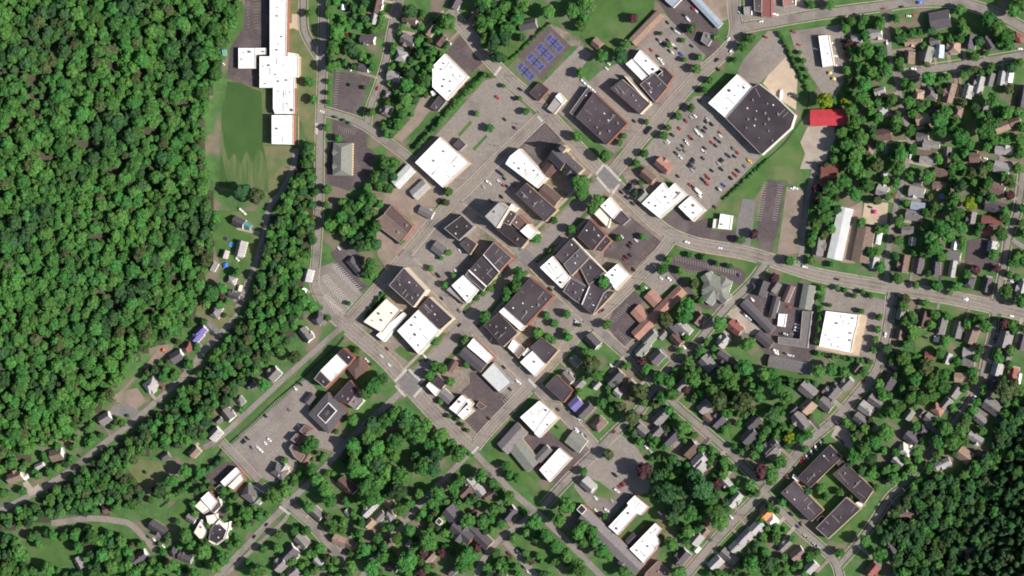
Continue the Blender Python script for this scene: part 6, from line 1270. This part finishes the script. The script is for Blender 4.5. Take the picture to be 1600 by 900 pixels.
CARS = [
 (900,180,5,"860,45r 755,155k 900,15s 930,5w 1025,28s 1015,50k 1060,70k 810,105r 962,98g 1014,100k 998,124k 940,120w 955,140w 978,156w 1125,135r 1127,160w 890,168d 902,182k 704,214s 720,204w 858,204w 868,220w 832,240k 1060,212r 1095,185k 1122,207k 1092,238k 780,295k 805,265g 850,280g 806,318w 820,330w 1006,258k 996,280w 992,337k 1228,258g 1262,292r 1240,322k 1180,308n 1196,320k 918,346k 912,364k 892,380k 880,396k 926,410g 908,428s 1142,346k 1130,358k 1114,374s 1062,432k 1135,420k 1020,472r 1032,488r 1268,435k 1236,456r 1250,468r 1210,490k 1318,398g 1350,350y 1360,360y 985,498k 998,510k 1028,538r 892,545r 908,555k 795,475k 1152,545b 1105,575k 1124,578w 955,590W 968,630V 485,690r 442,690k 400,645k 355,600k 570,120T 455,45k 1085,718k"),
 (900,0,5,"715,175k 755,225k 782,244w 800,254w 720,315k 750,345w 766,355w 640,312k 660,325s 680,345k 730,398k 752,408w 780,375k 825,425b 905,360k 590,392r 640,440k 655,460w 675,490w 845,120k 870,142w 880,156w 940,85w 920,70r 255,495w 240,535w 55,635V 75,655V 97,672V 117,690V 138,708V 1190,310w 1215,395w 1100,470k 1110,540k 945,710k 965,785k 1445,168w 1485,290P 930,235r 1280,100w 1560,110w 1018,270w"),
 (1200,0,4,"880,100w 912,95r 722,55r 835,42k 475,240s 478,262k 480,284k 484,304k 486,345r 298,305w 405,270w 420,350w 432,410w 165,200r 195,280r 1465,385n 1575,305w 745,265w 1010,415g 910,430w 85,590X 148,600V 45,90w 1200,640r 1005,655k 470,260k"),
 (1200,200,4,"150,378w 172,375V 1360,190w 235,868w 835,450w 890,180w 340,722r 790,418r 640,495k"),
 (1200,400,4,"230,68w 430,145k 1237,270w 1522,375w 735,492w 1290,885w 182,428w 182,448w 176,466s 145,485g 50,600w 108,610k 128,617w 148,622s 985,510k 598,785r 1520,158w 90,490k 110,487s 130,320r 205,370k 195,400k 200,350g 1420,520k"),
 (1200,560,4,"1290,248w 978,640r 935,700k 845,805k 225,355r 345,512k 330,528s 315,543k 300,558w 285,572k 272,585w 258,600k 244,615s 230,630r 216,645r 205,658r 170,690k 125,735r 112,747k 438,496k 452,508k 467,526k 505,435k 520,445k 535,458k 560,478k"),
 (1200,675,4,"185,590n 205,575k 235,650s 145,515k 292,702s 312,717s"),
 (600,0,5,"502,325w 514,335w 888,762r 1070,700k 1010,770k"),
 (600,180,5,"1018,98k 1034,104g 943,32k 888,438k 906,450k 922,462k 940,495k 900,518P 812,522w 826,532w 778,560s 932,548r 968,560n 1012,548r 918,636k 835,670k 290,715s 340,745k 370,745w"),
 (600,360,5,"1302,460k 560,315w 414,342k 428,354k 590,630g 592,740k 1500,715w 450,530k 590,155w 600,150s"),
 (900,360,5,"870,92w 1125,138w 1270,350n 430,100k 418,125k 470,75w 425,195k 395,212k 380,226r 190,632r 208,626k 550,450w 450,305k 1380,540w 1338,674w 1352,684w 1366,696w 1390,715k 1412,730k 1432,745s 1300,645k 1320,655g 275,120g 665,372w 730,378V 358,48w 8,715w 1510,500k 1500,590k 1490,620k"),
 (600,540,5,"938,170k 1042,274w 1058,288w 820,570k 1360,500k 1432,500k 1465,520k 1530,580w 1500,645w 1548,694k 1562,706s 1350,635k 25,25k 320,85w 330,112k 985,340k"),
 (300,540,5,"810,335w 828,290k 852,302k 835,628w 855,680s 605,735w 572,760w 512,795w 528,805w 540,818w 470,800g 435,725k 410,742k 395,755k 575,548k 762,505g 1362,108w 1376,122w 1392,140k 1525,25r 1480,80w 1540,150w"),
 (900,540,5,"275,155w 552,795w 582,822s 25,580w 55,696s 70,706k 5,658w 1560,38w 1568,62w 848,12w 1420,635w 140,305w 165,320s 300,675r"),
 (900,720,5,"315,230w 330,238w 342,205r 358,190k 372,180r 155,290V 155,385w 238,385w 254,396w 280,310s 295,103k 310,112k 656,408w 668,416w 540,525r 1215,440w"),
 (600,720,5,"968,722k 996,742r 1048,708w 1062,722w 1090,830k 1125,866w 1140,876s 855,245r 878,822w 892,838s 908,852w 924,866w 940,878w 956,888s 870,862w 886,878k"),
 (300,720,5,"583,500k 488,595k 1075,705k 1465,720w 1435,730k 780,765s"),
 (0,675,4,"965,672V 1020,710V 635,458w 495,150k 925,655k 1590,655k"),
 (0,500,4,"905,318P 1008,270r 1018,190r 1330,75n 1325,85k"),
 (100,275,4,"1108,212w 1130,232w 1085,520V 1100,210r"),
 (300,0,5,"1278,183w 1252,210w 1215,270r 1450,690r 1235,540w 245,495w"),
 (300,360,5,"1148,138w 60,575r 900,470w")]
crd = random.Random(5); carn = 0
for x0, y0, k_, s in CARS:
    for t in s.split():
        a, b = t.split(','); c = b[-1]; px, py = x0 + float(a) / k_, y0 + float(b[:-1]) / k_
        kind = 'car' if crd.random() < 0.6 else ('van' if crd.random() < 0.6 else 'pickup')
        if c == 'T': kind, c = 'truck', 'k'
        elif c in 'WX': kind, c = 'truck', 'w'
        elif c == 'V': kind, c = 'van', 'w'
        elif c == 'P': kind, c = 'pickup', crd.choice('wrk')
        elif c == 'd': c = 'r'
        p = P(px, py, 0.7); d, ang, ri, hw = road_near(p.x, p.y)
        if d < hw + 0.5: an = ang + crd.choice((0, math.pi)); z = 0.4
        else:
            z = 0.3; an = rad(-45) + crd.choice((0, math.pi))
            if px > 1190 and py < 650: an = rad(-8) if py < 150 and px > 1300 else rad(-20)
            if b[-1] == 'X': an = rad(85)
            if 1240 < px < 1300 and py > 675: an = rad(-70)
        o = bpy.data.objects.new('parked_' + kind, car_mesh(kind, c)); COL.objects.link(o)
        o.location = (p.x, p.y, H(p.x, p.y) + z); o.rotation_euler = (0, 0, an + crd.uniform(-0.05, 0.05))
        tag(o, None, {'car': 'car', 'van': 'van', 'pickup': 'pickup truck', 'truck': 'truck'}[kind], 'vehicles parked and driving in the town')
        describe(o, px, py, CARCOL[c][0], {'car': 'car', 'van': 'van', 'pickup': 'pickup truck', 'truck': 'box truck'}[kind]); carn += 1
print('cars', carn)

# ================================================================ small things
def disc(mb, r0, z0, r1, z1, n=16, mi=0):
    for k in range(n):
        a0, a1 = 2 * math.pi * k / n, 2 * math.pi * (k + 1) / n
        mb.quad([(r0 * math.cos(a0), r0 * math.sin(a0), z0), (r0 * math.cos(a1), r0 * math.sin(a1), z0), (r1 * math.cos(a1), r1 * math.sin(a1), z1), (r1 * math.cos(a0), r1 * math.sin(a0), z1)], mi)
POOLW = mat('pool_water', (0.05, 0.20, 0.45), rough=0.1, spec=0.6); POOLR = mat('pool_rim', (0.30, 0.45, 0.62)); TRAMP = mat('trampoline_mat', (0.02, 0.025, 0.05))
for (px, py, r_, kind, lb) in ((362,382,2.6,'p','round blue swimming pool beside the grey house'), (353,373,2.2,'t','small dark blue trampoline above left of the round pool'), (1472,307,2.6,'p','round teal swimming pool behind the terrace houses')):
    p = Pz(px, py); root = empty('swimming_pool' if kind == 'p' else 'trampoline', (p.x, p.y, 0.05)); tag(root, lb, 'swimming pool' if kind == 'p' else 'trampoline')
    mb = MB(); disc(mb, r_, 0, r_, 1.2); disc(mb, r_, 1.2, r_ - 0.25, 1.2); disc(mb, r_ - .25, 1.2, r_ - .25, 1.0); mb.build('rim', POOLR if kind == 'p' else UNITD, root)
    mb = MB(); mb.quad([((r_ - .25) * math.cos(k * math.pi / 8), (r_ - .25) * math.sin(k * math.pi / 8), 1.05) for k in range(16)]); mb.build('water' if kind == 'p' else 'jumping_mat', POOLW if kind == 'p' else TRAMP, root)
BLUET = mat('blue_tarp', (0.06, 0.16, 0.62), rough=0.5)
def tent(px, py, L, W, m, lb, nm='canopy_tent', h=2.2, a=0.0):
    p = Pz(px, py, h); root = empty(nm, (p.x, p.y, 0.05), rad(a)); tag(root, lb, 'canopy')
    mb = MB(); mb.box((0, 0, h), (L, W, 1.0), 0, top=(0.1, 0.1)); mb.build('canopy', m, root)
    for sx in (-1, 1):
        for sy in (-1, 1): mb = MB(); mb.box((sx * (L / 2 - .2), sy * (W / 2 - .2), 0), (0.1, 0.1, h)); mb.build('pole', TRIM, root)
tent(352.5,414.5,5,4.6,BLUET,'bright blue tarp canopy beside the houses under the hill',a=20)
YCAN = mat('yellow_canopy', (0.62, 0.48, 0.18))
tent(1297,114,3.6,3,YCAN,'upper yellow drive through canopy below the bank'); tent(1303,123,3.8,3,YCAN,'lower yellow drive through canopy below the bank',a=-20)
tent(1437,4,4,3,BLUET,'blue canopy by the top right street')
ORG = mat('orange_cloth', (0.62, 0.12, 0.03)); PNK = mat('magenta_cloth', (0.5, 0.04, 0.18))
tent(1002,266,5,2.6,ORG,'orange red awning at the tan roofed house by the full car park',a=35)
tent(1367,331,4,4,PNK,'magenta star canopy in the middle of the tan patio'); tent(1471,330,3,3,ORG,'small orange canopy behind the terrace houses')
tent(255,547,3.4,3,ORG,'orange red shelter on the dirt slope',a=30)
# garden fences the photo shows as thin white lines
def fence(p0, p1, lb, m=TRIM, h=1.5):
    a = Pz(*p0); b = Pz(*p1); d = b - a; L = d.length; an = math.atan2(d.y, d.x)
    root = empty('garden_fence', (a.x, a.y, 0.05), an); tag(root, lb, 'fence')
    n = max(2, int(L / 2.4)); st = L / n
    for i in range(n):
        mb = MB(); mb.box((st * (i + 0.5), 0, 0.1), (st - 0.14, 0.05, h - 0.1)); mb.build('panel', m, root)
    for i in range(n + 1):
        mb = MB(); mb.box((st * i, 0, 0), (0.12, 0.12, h + 0.15)); mb.build('post', m, root)
fence((1234,591),(1251,608),'white slanting garden fence below the long grey shed')
fence((1104,722),(1128,742),'white slanting garden fence beside the leafy residential street')
fence((1323,663),(1345,682),'white slanting fence above the angled parking on the right')
fence((1048,731),(1063,742),'short white fence left of the grey roof by the dark tree clump')
fence((1296,562),(1306,568),'short white fence below the large white plaza store')
fence((1068,842),(1076,855),'short grey fence at the lower leafy lane', UNIT)
# utility poles along the streets
pole = None; k = 0
for ri in (0, 3, 4, 5, 17, 19, 21, 22, 23, 26, 13):
    c = smooth(RW[ri][0], 38.0); n = normals(c); hw = RW[ri][1]
    for i in range(1, len(c) - 1):
        q = c[i] + n[i] * (hw + 2.2)
        if on_road(q[0], q[1], -1, 0.5) or abs(q[0]) > 520 or abs(q[1]) > 292: continue
        if math.dist(c[i], c[i - 1]) < 20 and i % 2: continue
        a = math.atan2(n[i][1], n[i][0])
        if pole is None:
            pole = empty('utility_pole', (q[0], q[1], 0.1), a)
            mb = MB(); mb.box((0, 0, 0), (0.32, 0.32, 10.5), 0, top=(0.6, 0.6)); mb.build('post', WOODP, pole)
            mb = MB(); mb.box((0, 0, 9.4), (2.6, 0.14, 0.16), 0, bottom=True); mb.build('crossarm', WOODP, pole)
            mb = MB(); mb.box((-1.4, 0, 7.6), (2.4, 0.1, 0.1), 0, bottom=True); mb.box((-2.7, 0, 7.5), (0.7, 0.3, 0.16), 0, bottom=True); mb.build('lamp_arm', UNIT, pole)
            o = pole; tag(pole, None, 'utility pole', 'utility poles along the streets')
        else:
            o = pole.copy(); COL.objects.link(o); o.location = (q[0], q[1], 0.1); o.rotation_euler = (0, 0, a)
            for ch in pole.children: cc = ch.copy(); COL.objects.link(cc); cc.parent = o
        v = Vector((q[0], q[1], 0)) - CAM; t = v.dot(FWD)
        px = 800 + v.dot(RGT) / t * DIST / WID * 1600; py = 450 - v.dot(UPV) / t * DIST / WID * 1600
        describe(o, px, py, 'thin wooden', 'utility pole'); k += 1
print('poles', k)
finish_labels()
